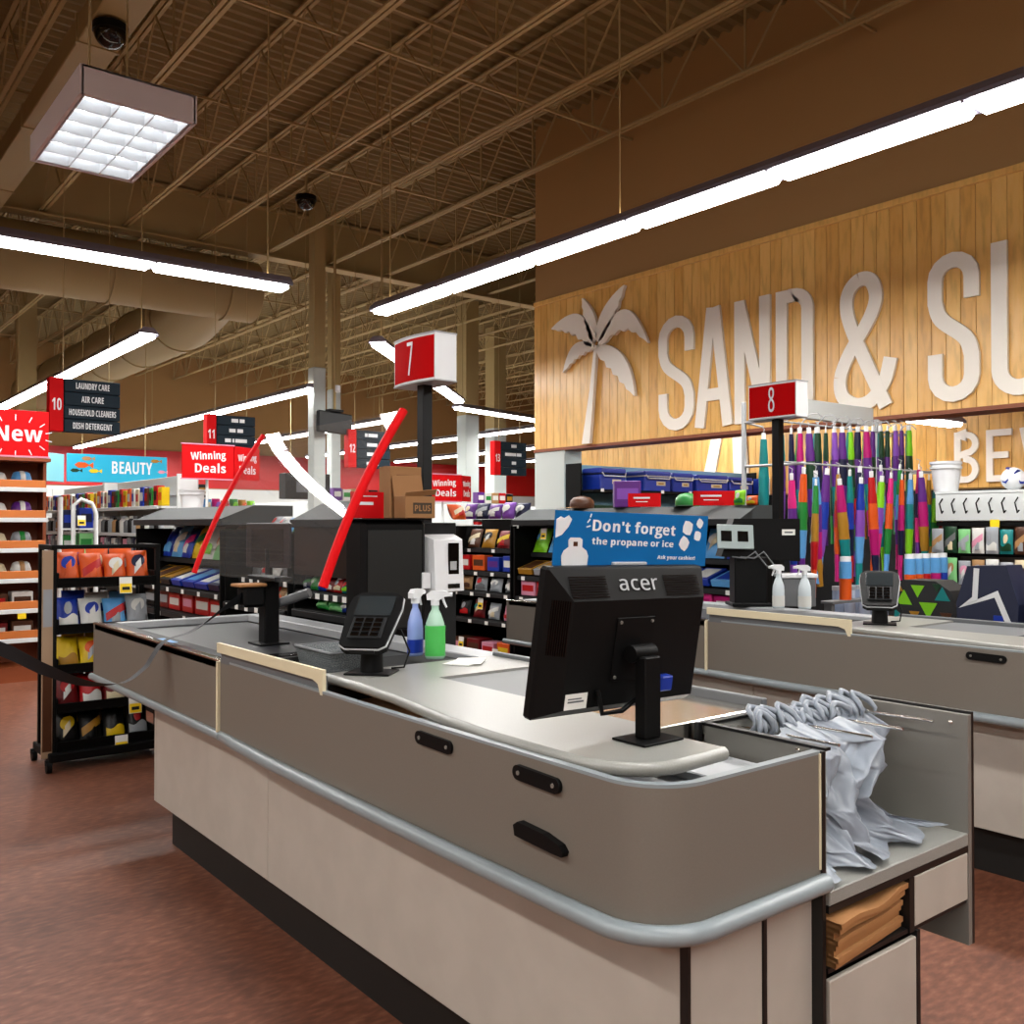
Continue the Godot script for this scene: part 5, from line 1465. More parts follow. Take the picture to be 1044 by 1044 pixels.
	stock("box", "printed_lunch_box", "box", "purple", "violet", Vector3(5.15, 1.582, -5.08), Vector3(0.2, 0.2, 0.14), deg_to_rad(-40), 0.0, "purple patterned box standing between the two caps", "")
	for c in [[-4.83, "left red shelf card on the grey hood above reminder card", 0.24], [-4.18, "right red shelf card on the grey hood beside lane 8 pole", 0.28]]:
		t = thing("shelf_card", c[1], "sign", Vector3(5.08, 1.582, c[0]), deg_to_rad(-45), "red shelf cards")
		part(t, "card", bx(Vector3(c[2], 0.1, 0.006)), M.sign_red)
		part(t, "card_print", bx(Vector3(c[2] * 0.5, 0.012, 0.001)), M.white_plastic, Vector3(-0.02, 0.06, 0.0035))
		part(t, "card_print", bx(Vector3(c[2] * 0.36, 0.006, 0.001)), M.white_plastic, Vector3(-0.02, 0.035, 0.0035))
	for i in 2:
		stock("bag", "toy_packet", "toy", ["lime", "orange"][i], ["green", "yellow"][i], Vector3(5.1, 1.582, -3.98 + 0.1 * i), Vector3(0.09, [0.1, 0.06][i], 0.05), F, 0.1, ["lime green packet at the end of the grey hood", "orange packet at the end of the grey hood"][i], "toy packets")

	snack_stand()

func cap_hat(at: Vector3, turn: float, h: String, label: String):
	var t := thing("peaked_cap", label, "cap", at, turn, "caps on the rack hood")
	var b := MB.new()
	b.lathe([Vector2(0.085, 0), Vector2(0.088, 0.03), Vector2(0.082, 0.06), Vector2(0.06, 0.085), Vector2(0.02, 0.096), Vector2(0, 0.097)], Vector3.ZERO, 16, 1.0, 1.15)
	part(t, "crown", b.done(), hue(h))
	b = MB.new()
	var rows := []
	for i in 7:
		var a := deg_to_rad(-60 + 20 * i)
		rows.append([Vector3(sin(a) * 0.085, 0.008, cos(a) * 0.09), Vector3(sin(a) * 0.1, 0.002, 0.06 + cos(a) * 0.14)])
	b.smooth(); b.grid(rows)
	part(t, "peak", b.done(), hue("black") if h == "green" else hue("tan"))
	part(t, "button", cyl(0.008, 0.008, 8), hue("black"), Vector3(0, 0.096, 0))

func snack_stand():
	# rolling black wire stand with five baskets of snack bags, near the far end of lane 7
	var o := Vector3(1.64, 0, -6.2)
	var t := thing("snack_stand", "black rolling stand with five baskets of snack bags", "rack", o)
	for s in [-1, 1]:
		part(t, "side_frame", bx(Vector3(0.03, 1.25, 0.03), 0.003), M.rack_black, Vector3(s * 0.3, 0.07, 0.16))
		part(t, "side_frame", bx(Vector3(0.03, 1.25, 0.03), 0.003), M.rack_black, Vector3(s * 0.3, 0.07, -0.16))
		part(t, "top_rail", bx(Vector3(0.03, 0.03, 0.35), 0.003), M.rack_black, Vector3(s * 0.3, 1.3, 0))
	part(t, "top_rail", bx(Vector3(0.63, 0.025, 0.03), 0.003), M.rack_black, Vector3(0, 1.305, 0.16))
	part(t, "side_banner", bx(Vector3(0.06, 1.22, 0.012), 0.002), mat("banner_beige", Color(0.6, 0.5, 0.4), 0.5), Vector3(-0.335, 0.08, 0.17))
	part(t, "banner_print", bx(Vector3(0.05, 0.5, 0.002)), hue("brown"), Vector3(-0.335, 0.12, 0.177))
	part(t, "banner_print", bx(Vector3(0.05, 0.22, 0.002)), hue("silver"), Vector3(-0.335, 0.85, 0.177))
	part(t, "base_deck", bx(Vector3(0.66, 0.05, 0.44), 0.006), M.rack_black, Vector3(0, 0.06, 0))
	for x in [-0.33, 0.3]:
		for z in [-0.18, 0.2]:
			var w := part(t, "caster", rod(Vector3(-0.014, 0.032, 0), Vector3(0.014, 0.032, 0), 0.032, 14), M.black_plastic, Vector3(x, 0, z))
			part(w, "caster_fork", bx(Vector3(0.04, 0.03, 0.02)), M.dark_grey, Vector3(0, 0.045, 0))
	var ys := [0.11, 0.335, 0.565, 0.8, 1.075]
	var sets := [["black/yellow", "black/gold", "black/yellow", "black/silver"], ["dark red/red", "red/white", "dark red/cream", "red/dark red"], ["yellow/gold", "yellow/orange", "yellow/brown", "gold/yellow"], ["blue/white", "white/blue", "light blue/red", "silver/white"], ["orange/blue", "orange/red", "orange/white", "orange/navy"]]
	var tiers := ["bottom basket", "second lowest basket", "middle basket", "second highest basket", "top basket"]
	for i in 5:
		var b := MB.new()
		# an open basket: floor, back and raised front lip, ends
		b.box(Vector3(0, 0.005, 0.01), Vector3(0.56, 0.008, 0.3))
		b.box(Vector3(0, 0.03, 0.16), Vector3(0.56, 0.06, 0.008), Basis(Vector3.RIGHT, 0.3))
		b.box(Vector3(0, 0.09, -0.14), Vector3(0.56, 0.18, 0.008))
		for s in [-1, 1]:
			b.box(Vector3(s * 0.28, 0.045, 0.01), Vector3(0.008, 0.09, 0.3))
		part(t, "basket", b.done(), M.rack_black, Vector3(0, ys[i], 0.02))
		for k in ([0.16] if i % 2 == 1 else [0.08]):
			sale_tag(t, Vector3(k + (0.0 if i != 4 else 0.02), ys[i] - 0.045, 0.2), 0.0, 1.0)
		stock_row("bag", "snack_bag", "snack", sets[i], o + Vector3(-0.204, ys[i] + 0.014, 0.1), Vector3(0.136, 0, 0), 4, Vector3(0.132, 0.2, 0.075), 0.0, 0.38, "in the %s of the rolling stand" % tiers[i], "snack bags on the rolling stand")
		stock_row("bag", "snack_bag", "snack", sets[i], o + Vector3(-0.14, ys[i] + 0.014, -0.045), Vector3(0.14, 0, 0), 3, Vector3(0.135, 0.22, 0.05), 0.0, 0.12, "back row, %s of rolling stand" % tiers[i], "snack bags on the rolling stand")

# ---------------------------------------------------------------- hanging signs
func aisle_sign(at: Vector3, w: float, h: float, number: String, lines: Array, label: String):
	# double-sided aisle marker: red number panel and four slate boards, facing +Z
	var t := thing("aisle_sign", label, "sign", at, 0, "aisle signs")
	part(t, "number_panel", bx(Vector3(w * 0.19, h, 0.16), 0.006), M.sign_red, Vector3(-w * 0.405, 0, 0))
	words(t, "aisle_number", number, M.white_plastic, Vector3(-w * 0.405, h * 0.5, 0.081), Vector3.ZERO, h * 0.22, w * 0.13, 0.003)
	for i in 4:
		var y := h * (0.755 - 0.25 * i)
		var k := part(t, "board", bx(Vector3(w * 0.79, h * 0.235, 0.14), 0.006), M.sign_slate, Vector3(w * 0.1, y, 0))
		if lines[i] is String:
			words(k, "board_text", lines[i], M.white_plastic, Vector3(0, h * 0.118, 0.0715), Vector3.ZERO, h * 0.115, w * 0.79 * clampf(0.05 * lines[i].length(), 0.3, 0.84), 0.003)
		else:
			for q in lines[i]:
				part(k, "board_print", bx(Vector3(w * q[1], h * 0.09, 0.003)), M.white_plastic, Vector3(w * q[0], h * 0.07, 0.0715))
	for x in [-0.3, 0.35]:
		part(t, "hanger_wire", rod(Vector3(w * x, h, 0), Vector3(w * x, 7.345 - at.y, 0), 0.006), M.steel_paint)

func board_sign(at: Vector3, w: float, h: float, turn: float, lines: Array, label: String, side := 0.0):
	var t := thing("deal_sign", label, "sign", at, turn, "red deal signs")
	part(t, "board", bx(Vector3(w, h, 0.02), 0.002), M.sign_red)
	var b := MB.new()
	b.box(Vector3(0, h + 0.006, 0), Vector3(w + 0.02, 0.012, 0.03))
	part(t, "frame_edge", b.done(), hue("pale pink"))
	part(t, "frame_edge", bx(Vector3(w + 0.02, 0.012, 0.03)), hue("pale pink"), Vector3(0, -0.012, 0))
	words(t, "board_text", lines[0], M.white_plastic, Vector3(0, h * 0.68, 0.0105), Vector3(0, 0, 0.06), h * 0.22, w * 0.68, 0.003)
	words(t, "board_text", lines[1], M.white_plastic, Vector3(0.02, h * 0.3, 0.0105), Vector3.ZERO, h * 0.26, w * 0.6, 0.003)
	if side > 0.0:
		var s := part(t, "side_board", bx(Vector3(side, h, 0.02), 0.002), M.sign_red, Vector3(w / 2 + side / 2 * cos(0.5) + 0.01, 0, -side / 2 * sin(0.5)), Vector3(0, 0.5, 0))
		words(s, "board_text", lines[0], M.white_plastic, Vector3(0, h * 0.68, 0.0105), Vector3(0, 0, 0.06), h * 0.2, side * 0.75, 0.003)
		words(s, "board_text", lines[1], M.white_plastic, Vector3(0, h * 0.3, 0.0105), Vector3.ZERO, h * 0.24, side * 0.66, 0.003)
	return t

func build_hanging_signs():
	aisle_sign(Vector3(3.11, 2.59, -12.5), 0.83, 0.66, "10", ["LAUNDRY CARE", "AIR CARE", "HOUSEHOLD CLEANERS", "DISH DETERGENT"], "aisle ten sign, red number and slate boards, above red New sign")
	aisle_sign(Vector3(6.0, 2.59, -15.05), 0.83, 0.66, "11", [[[-0.03, 0.14], [0.12, 0.1]], [[-0.08, 0.13], [0.08, 0.12]], [[-0.17, 0.12], [-0.06, 0.04], [0.1, 0.24]], [[0, 0.3]]], "aisle eleven sign behind the Winning Deals boards")
	aisle_sign(Vector3(8.79, 2.5, -15.4), 0.9, 0.7, "12", [[[-0.18, 0.06], [-0.02, 0.22]], [[-0.04, 0.24]], [[-0.05, 0.22]], [[-0.03, 0.28]]], "aisle twelve sign seen through the clear shield's top")
	aisle_sign(Vector3(12.45, 2.5, -15.8), 0.88, 0.72, "13", [[[0.0, 0.16]], [[-0.1, 0.34], [0.16, 0.14]], [[0, 0.13]], [[0, 0.16]]], "aisle thirteen sign left of the timber wall")
	# New sign over the bakery shelf
	var t := thing("new_sign", "red New sign with white burst rays over the bakery shelf", "sign", Vector3(1.6, 2.086, -9.62))
	part(t, "board", bx(Vector3(0.96, 0.42, 0.02), 0.002), M.sign_red)
	part(t, "frame_edge", bx(Vector3(0.98, 0.014, 0.03)), hue("pale pink"), Vector3(0, -0.012, 0))
	words(t, "board_text", "New", M.white_plastic, Vector3(0.215, 0.2, 0.0105), Vector3(0, 0, 0), 0.14, 0.4, 0.003)
	for i in 14:
		var a := TAU * (i + 0.5) / 14
		part(t, "ray", bx(Vector3(0.008, 0.055, 0.002)), M.white_plastic, Vector3(0.2 + cos(a) * 0.26, 0.185 + sin(a) * 0.14, 0.0105), Vector3(0, 0, a - PI / 2))
	# Beauty fascia
	t = thing("beauty_sign", "turquoise BEAUTY fascia with fish shapes hanging far left", "sign", Vector3(4.95, 2.22, -18.0))
	part(t, "front_board", bx(Vector3(1.75, 0.5, 0.06), 0.004), M.sign_aqua, Vector3(0.12, 0, 0))
	part(t, "side_board", bx(Vector3(0.5, 0.5, 0.06), 0.004), mat("sign_pale_aqua", Color(0.45, 0.75, 0.8), 0.45), Vector3(-0.93, 0, -0.17), Vector3(0, 0.75, 0))
	words(t, "board_text", "BEAUTY", M.white_plastic, Vector3(0.35, 0.27, 0.031), Vector3.ZERO, 0.22, 0.72, 0.004)
	for q in [[-0.5, 0.3, 0.14, "orange"], [-0.3, 0.2, 0.1, "yellow"], [-0.62, 0.2, 0.09, "dark green"], [0.9, 0.22, 0.08, "pale pink"], [0.78, 0.42, 0.09, "gold"], [-0.42, 0.42, 0.1, "tan"]]:
		var b := MB.new()
		var pl := PackedVector2Array()
		for i in 12:
			var a := TAU * i / 12
			pl.append(Vector2(cos(a) * q[2], sin(a) * q[2] * 0.4))
		pl.append(Vector2(q[2] * 1.35, -q[2] * 0.35))
		b.prism(PackedVector2Array([Vector2(-q[2], 0), Vector2(-q[2] * 0.5, q[2] * 0.38), Vector2(q[2] * 0.3, q[2] * 0.34), Vector2(q[2] * 0.8, 0.05 * q[2]), Vector2(q[2] * 1.3, q[2] * 0.4), Vector2(q[2] * 1.3, -q[2] * 0.4), Vector2(q[2] * 0.8, -0.05 * q[2]), Vector2(q[2] * 0.3, -q[2] * 0.34), Vector2(-q[2] * 0.5, -q[2] * 0.38)]), 0.003, Transform3D(Basis(), Vector3(q[0], q[1], 0.031)))
		part(t, "fish_print", b.done(), hue(q[3]))
	for x in [-0.5, 0.6]:
		part(t, "hanger_wire", rod(Vector3(x, 0.5, 0), Vector3(x, 5.125, 0), 0.008), M.steel_paint)
	# Winning Deals
	t = board_sign(Vector3(3.72, 1.945, -9.93), 0.56, 0.36, 0.0, ["Winning", "Deals"], "large red Winning Deals board left of the white glare on shield", 0.42)
	part(t, "stand_post", rod(Vector3(0, 0, -0.03), Vector3(0, -0.413, -0.03), 0.015), M.shelf_white)
	t = board_sign(Vector3(6.48, 1.74, -9.5), 0.5, 0.32, 0.0, ["Winning", "Deals"], "red Winning Deals board right of the lane 7 pole", 0.26)
	part(t, "stand_post", rod(Vector3(0, 0, -0.03), Vector3(0, -0.289, -0.03), 0.015), M.shelf_white)
	# dark grocery fascia seen through the shield
	t = thing("department_sign", "dark grey hanging box sign seen through the clear shield", "sign", Vector3(8.3, 1.95, -17.0))
	part(t, "panel", bx(Vector3(0.95, 0.5, 0.3), 0.01), M.dark_grey)
	part(t, "panel_print", bx(Vector3(0.5, 0.24, 0.004)), M.mid_grey, Vector3(0, 0.13, 0.151))
	for x in [-0.3, 0.3]:
		part(t, "hanger_wire", rod(Vector3(x, 0.5, 0), Vector3(x, 5.395, 0), 0.008), M.steel_paint)

# ---------------------------------------------------------------- aisles
func gondola(at: Vector3, w: float, h: float, d: float, turn: float, levels: Array, label: String, frame: Material, back: Material, lip: Material) -> Node3D:
	# shelf bay facing +Z before turning; at is the middle of its front foot line
	var t := thing("shelf_bay", label, "shelving", at, turn, "store shelving")
	part(t, "back_panel", bx(Vector3(w, h, 0.04)), back, Vector3(0, 0, -d + 0.02))
	part(t, "plinth", bx(Vector3(w, 0.14, d - 0.06)), frame, Vector3(0, 0, -d / 2 - 0.01))
	for s in [-1, 1]:
		part(t, "upright", bx(Vector3(0.03, h, d * 0.5)), frame, Vector3(s * (w / 2 + 0.015), 0, -d * 0.7))
	for y in levels:
		part(t, "shelf", bx(Vector3(w - 0.01, 0.025, d - 0.06)), frame, Vector3(0, y - 0.026, -d / 2 - 0.01))
		part(t, "shelf_edge", bx(Vector3(w - 0.01, 0.04, 0.012), 0.002), lip, Vector3(0, y - 0.036, 0.0))
	return t

func build_aisles():
	# bakery shelf at the left edge
	var ys := [0.4, 0.67, 0.95, 1.23, 1.51, 1.79]
	var t := gondola(Vector3(1.5, 0, -9.6), 1.16, 2.04, 0.5, 0.0, ys, "timber bakery shelf with white edges at the far left", M.shelf_timber, M.shelf_timber, M.shelf_white)
	part(t, "top_board", bx(Vector3(1.2, 0.03, 0.5)), M.shelf_timber, Vector3(0, 2.04, -0.25))
	var rows := [["dark red/cream", "brown/dark red", "silver/brown", "dark red/white", "brown/white"], ["dark red/white", "red/brown", "dark red/cream", "brown/red", "white/brown"], ["cream/orange", "tan/white", "orange/white", "cream/tan", "white/tan"], ["white/green", "tan/brown", "black/tan", "cream/green", "silver/green"], ["red/white", "white/purple", "red/purple", "white/navy", "purple/white"], ["white/red", "red/white", "teal/white", "white/light blue", "light blue/white"]]
	var which := ["lowest", "second lowest", "third", "fourth", "second highest", "top"]
	for i in 6:
		part(t, "shelf_tray", bx(Vector3(1.12, 0.07, 0.02), 0.003), M.tray_orange, Vector3(0, ys[i] + 0.004, -0.03))
		stock_row("box" if i in [0, 1] else "loaf", "bakery_pack", "bakery pack", rows[i], Vector3(1.04, ys[i] + 0.001, -9.76), Vector3(0.21, 0, 0), 5, Vector3(0.18, 0.15, 0.16), 0.0, 0.0, "on the %s bakery shelf" % which[i], "bakery packs")
	price_tags(t, Vector3(-0.3, ys[1] - 0.085, 0.01), Vector3(0.22, 0, 0), 4, Vector3(0.07, 0.05, 0.003), 0.0, M.price_yellow)
	# beauty gondola along Z, facing -X
	var by := [0.4, 0.75, 1.05, 1.35, 1.66]
	for k in 2:
		var zc := -12.0 - 2.94 * k
		t = gondola(Vector3(3.4, 0, zc), 2.86, 2.02, 0.45, -PI / 2, by, ["white slatted beauty shelving behind the snack stand, nearer bay", "white slatted beauty shelving behind the bakery shelf, farther bay"][k], M.shelf_white, mat("slat_grey", Color(0.68, 0.7, 0.7), 0.5), M.shelf_white)
		part(t, "header", bx(Vector3(2.86, 0.22, 0.05), 0.003), M.shelf_white, Vector3(0, 1.8, -0.4))
		var hs := [["grey/silver", "black/white", "silver/black", "white/grey", "black/silver", "pale pink/white"], ["black/silver", "silver/white", "grey/black", "white/silver", "green/white", "light green/green"], ["grey/white", "black/grey", "pale pink/black", "silver/grey", "navy/silver", "white/grey"], ["black/grey", "white/silver", "grey/white", "black/white", "silver/grey", "tan/black"], ["yellow/orange", "orange/white", "white/blue", "cream/red", "blue/white", "brown/red", "green/black", "red/black"]]
		for i in 5:
			stock_row("jar" if i in [1, 3] else "box", "beauty_item", "cosmetic", hs[i], Vector3(3.5, by[i] + 0.001, zc - 1.32), Vector3(0, 0, 0.165), 17, Vector3(0.11, 0.2 + 0.02 * (i % 3), 0.09), -PI / 2, 0.0, "on the %s shelf, %s beauty bay" % [["lowest", "second", "middle", "fourth", "top"][i], ["nearer", "farther"][k]], "beauty items")
	# the white rounded display frame in front of them
	t = thing("wire_display", "white rounded wire display frame with blue and green goods", "display", Vector3(2.42, 0, -9.9))
	var b := MB.new()
	b.tube([Vector3(-0.17, 0, 0), Vector3(-0.17, 1.72, 0)], 0.025, 8)
	b.tube([Vector3(-0.05, 0, 0.0), Vector3(-0.05, 1.64, 0.0), Vector3(0.02, 1.7, 0.0), Vector3(0.12, 1.66, 0.0), Vector3(0.16, 1.56, 0.0), Vector3(0.16, 0, 0.0)], 0.022, 8)
	part(t, "frame", b.done(), M.shelf_white)
	for y in [0.9, 1.15, 1.4]:
		part(t, "tray", bx(Vector3(0.34, 0.015, 0.2)), M.shelf_white, Vector3(0.0, y, -0.1))
	part(t, "foot", bx(Vector3(0.42, 0.03, 0.4), 0.004), M.shelf_white, Vector3(0, 0, -0.1))
	sale_tag(t, Vector3(0.02, 1.44, 0.03), 0.0, 1.0)
	for i in 3:
		stock_row("box", "display_pack", "pack", [["green/light green", "light green/white"], ["green/white", "light green/green"], ["navy/blue", "blue/navy"]][i], Vector3(2.35, [0.916, 1.166, 1.416][i], -10.0), Vector3(0.15, 0, 0), 2, Vector3(0.13, 0.19, 0.1), 0.0, 0.0, "on the %s tray of the white rounded frame" % ["low", "middle", "top"][i], "packs on the rounded frame")
	# end display under the larger Winning Deals board
	t = gondola(Vector3(3.92, 0, -9.95), 0.95, 1.5, 0.5, 0.0, [0.45, 0.85, 1.2], "white end display under the larger Winning Deals board", M.shelf_white, M.shelf_white, M.shelf_white)
	part(t, "top_tray", bx(Vector3(0.97, 0.03, 0.5)), M.shelf_white, Vector3(0, 1.5, -0.25))
	bucket(Vector3(3.62, 1.531, -10.12), 0.13, 0.3, "white plastic bucket under the larger Winning Deals board")
	stock_row("bag", "plush_toy", "toy", ["light blue/pink", "pink/violet", "red/pale pink", "green/lime", "gold/orange", "lime/yellow"], Vector3(3.8, 1.531, -10.15), Vector3(0.1, 0, 0), 6, Vector3(0.095, 0.2, 0.12), 0.0, 0.1, "on the end display below Winning Deals", "toys on the end display")
	stock_row("box", "end_pack", "pack", ["white/grey", "silver/blue", "white/red", "cream/green"], Vector3(3.58, 1.201, -10.1), Vector3(0.22, 0, 0), 4, Vector3(0.2, 0.2, 0.2), 0.0, 0.0, "inside the end display below Winning Deals", "packs on the end display")
	# end display under the smaller Winning Deals board
	t = gondola(Vector3(6.6, 0, -9.45), 0.9, 1.42, 0.5, 0.0, [0.45, 0.8, 1.12], "red-edged end display under the smaller Winning Deals board", M.shelf_white, M.sign_red, M.sign_red)
	part(t, "top_tray", bx(Vector3(0.92, 0.03, 0.5)), M.shelf_white, Vector3(0, 1.42, -0.25))
	# grocery gondolas: two-sided runs seen over the racks
	for q in [[5.75, -16.6, "tall grocery shelving below the aisle eleven sign"], [9.6, -17.2, "tall grocery shelving below the aisle twelve sign"], [13.4, -17.4, "tall grocery shelving below the aisle thirteen sign"], [17.3, -18.0, "tall grocery shelving farthest right, by the timber wall edge"]]:
		t = gondola(Vector3(q[0], 0, q[1]), 1.1, 1.95, 0.5, 0.0, [0.4, 0.8, 1.2, 1.6], q[2], M.shelf_white, M.shelf_white, M.shelf_white)
		part(t, "run", bx(Vector3(1.0, 1.95, 13.0), 0.01), M.shelf_white, Vector3(0, 0, -7.05))
		for lv in 3:
			stock_row("box", "grocery_pack", "pack", [["red/white", "white/red", "orange/white", "tan/brown", "yellow/red"], ["blue/white", "white/blue", "light blue/white", "green/white", "red/yellow"], ["purple/white", "white/green", "tan/white", "red/white", "black/gold"]][lv], Vector3(q[0] - 0.42, [1.201, 1.601, 1.951][lv], q[1] - 0.2), Vector3(0.21, 0, 0), 5, Vector3(0.19, [0.3, 0.26, 0.24][lv], 0.2), 0.0, 0.0, "%s, %s" % [["third shelf", "fourth shelf", "top"][lv], q[2].substr(22).replace(" farthest", "farthest")], "grocery packs")

func bucket(at: Vector3, r: float, h: float, label: String):
	var t := thing("bucket", label, "bucket", at)
	var b := MB.new()
	b.lathe([Vector2(0, 0), Vector2(r * 0.78, 0), Vector2(r, h), Vector2(r * 1.05, h), Vector2(r * 1.05, h - 0.02), Vector2(r, h - 0.025)], Vector3.ZERO, 20, 1, 1, false)
	b.lathe([Vector2(r * 0.97, h), Vector2(r * 0.74, 0.01), Vector2(0, 0.01)], Vector3.ZERO, 20)
	part(t, "pail", b.done(), M.white_plastic)
	part(t, "rim", cyl(r * 1.04, 0.02, 20), M.white_plastic, Vector3(0, h - 0.06, 0))

# ---------------------------------------------------------------- seasonal bay
func cooler(at: Vector3, s: Vector3, label: String, trim: String):
	var t := thing("cooler_box", label, "cooler", at, 0, "blue coolers on the bay shelf")
	part(t, "tub", bx(Vector3(s.x, s.y * 0.72, s.z), 0.015), mat("cooler_blue", Color(0.03, 0.17, 0.58), 0.5))
	part(t, "lid", bx(Vector3(s.x + 0.01, s.y * 0.26, s.z + 0.01), 0.02), M.cooler_blue, Vector3(0, s.y * 0.74, 0))
	part(t, "lid_seam", bx(Vector3(s.x + 0.014, 0.016, s.z + 0.014), 0.003), hue(trim), Vector3(0, s.y * 0.72, 0))
	var b := MB.new()
	var y := s.y * 0.8
	b.tube([Vector3(-s.x * 0.46, y, s.z / 2 + 0.012), Vector3(-s.x * 0.4, y - 0.05, s.z / 2 + 0.03), Vector3(s.x * 0.4, y - 0.05, s.z / 2 + 0.03), Vector3(s.x * 0.46, y, s.z / 2 + 0.012)], 0.009, 6)
	part(t, "carry_handle", b.done(), M.white_plastic)
	part(t, "sticker", bx(Vector3(s.x * 0.34, s.y * 0.2, 0.002)), hue("cream"), Vector3(s.x * 0.12, s.y * 0.3, s.z / 2))
	part(t, "sticker_print", bx(Vector3(s.x * 0.2, s.y * 0.07, 0.002)), hue("gold"), Vector3(s.x * 0.12, s.y * 0.36, s.z / 2 + 0.002))

func streamer(at: Vector3, length: float, hues: Array, lean: Vector2, w: float, label: String, group: String):
	# a long packed pool toy or kite in a printed sleeve with a white hang tab, hanging down from at
	var t := thing("packed_kite", label, "kite", at, 0, group)
	t.rotation = Vector3(lean.y, rng.randf_range(-0.6, 0.6), lean.x)
	var n := hues.size()
	for i in n:
		var y0 := -0.05 - (length - 0.05) * i / n
		var y1 := -0.05 - (length - 0.05) * (i + 1) / n
		var key := "stream%d/%d/%f/%f" % [i, n, length, w]
		if not cache.has(key):
			var b := MB.new()
			var pr := []
			for k in 5:
				var u := k / 4.0
				var g := (i + u) / n
				var r := w * (0.62 + 0.38 * sin(PI * minf(1.0, g * 1.15))) * (1.0 + 0.06 * sin(g * 40.0))
				pr.append(Vector2(r, lerpf(y0, y1, u)))
			b.lathe(pr, Vector3.ZERO, 10, 1.0, 0.6)
			cache[key] = b.done()
		part(t, "sleeve_band", cache[key], hue(hues[i]))
	part(t, "hang_tab", bx(Vector3(0.035, 0.05, 0.012), 0.003), M.white_plastic, Vector3(0, -0.05, 0))
	var hk := MB.new()
	hk.tube([Vector3(0, 0, 0), Vector3(0, 0.03, 0.01), Vector3(0, 0.045, -0.02)], 0.003, 5)
	part(t, "hook_loop", hk.done(), M.light_grey)

func place_word(i: int, n: int) -> String:
	return ordinal(i) if i < (n + 1) / 2 else (ORD[n - 1 - i] + " from right" if i < n - 1 else "rightmost")

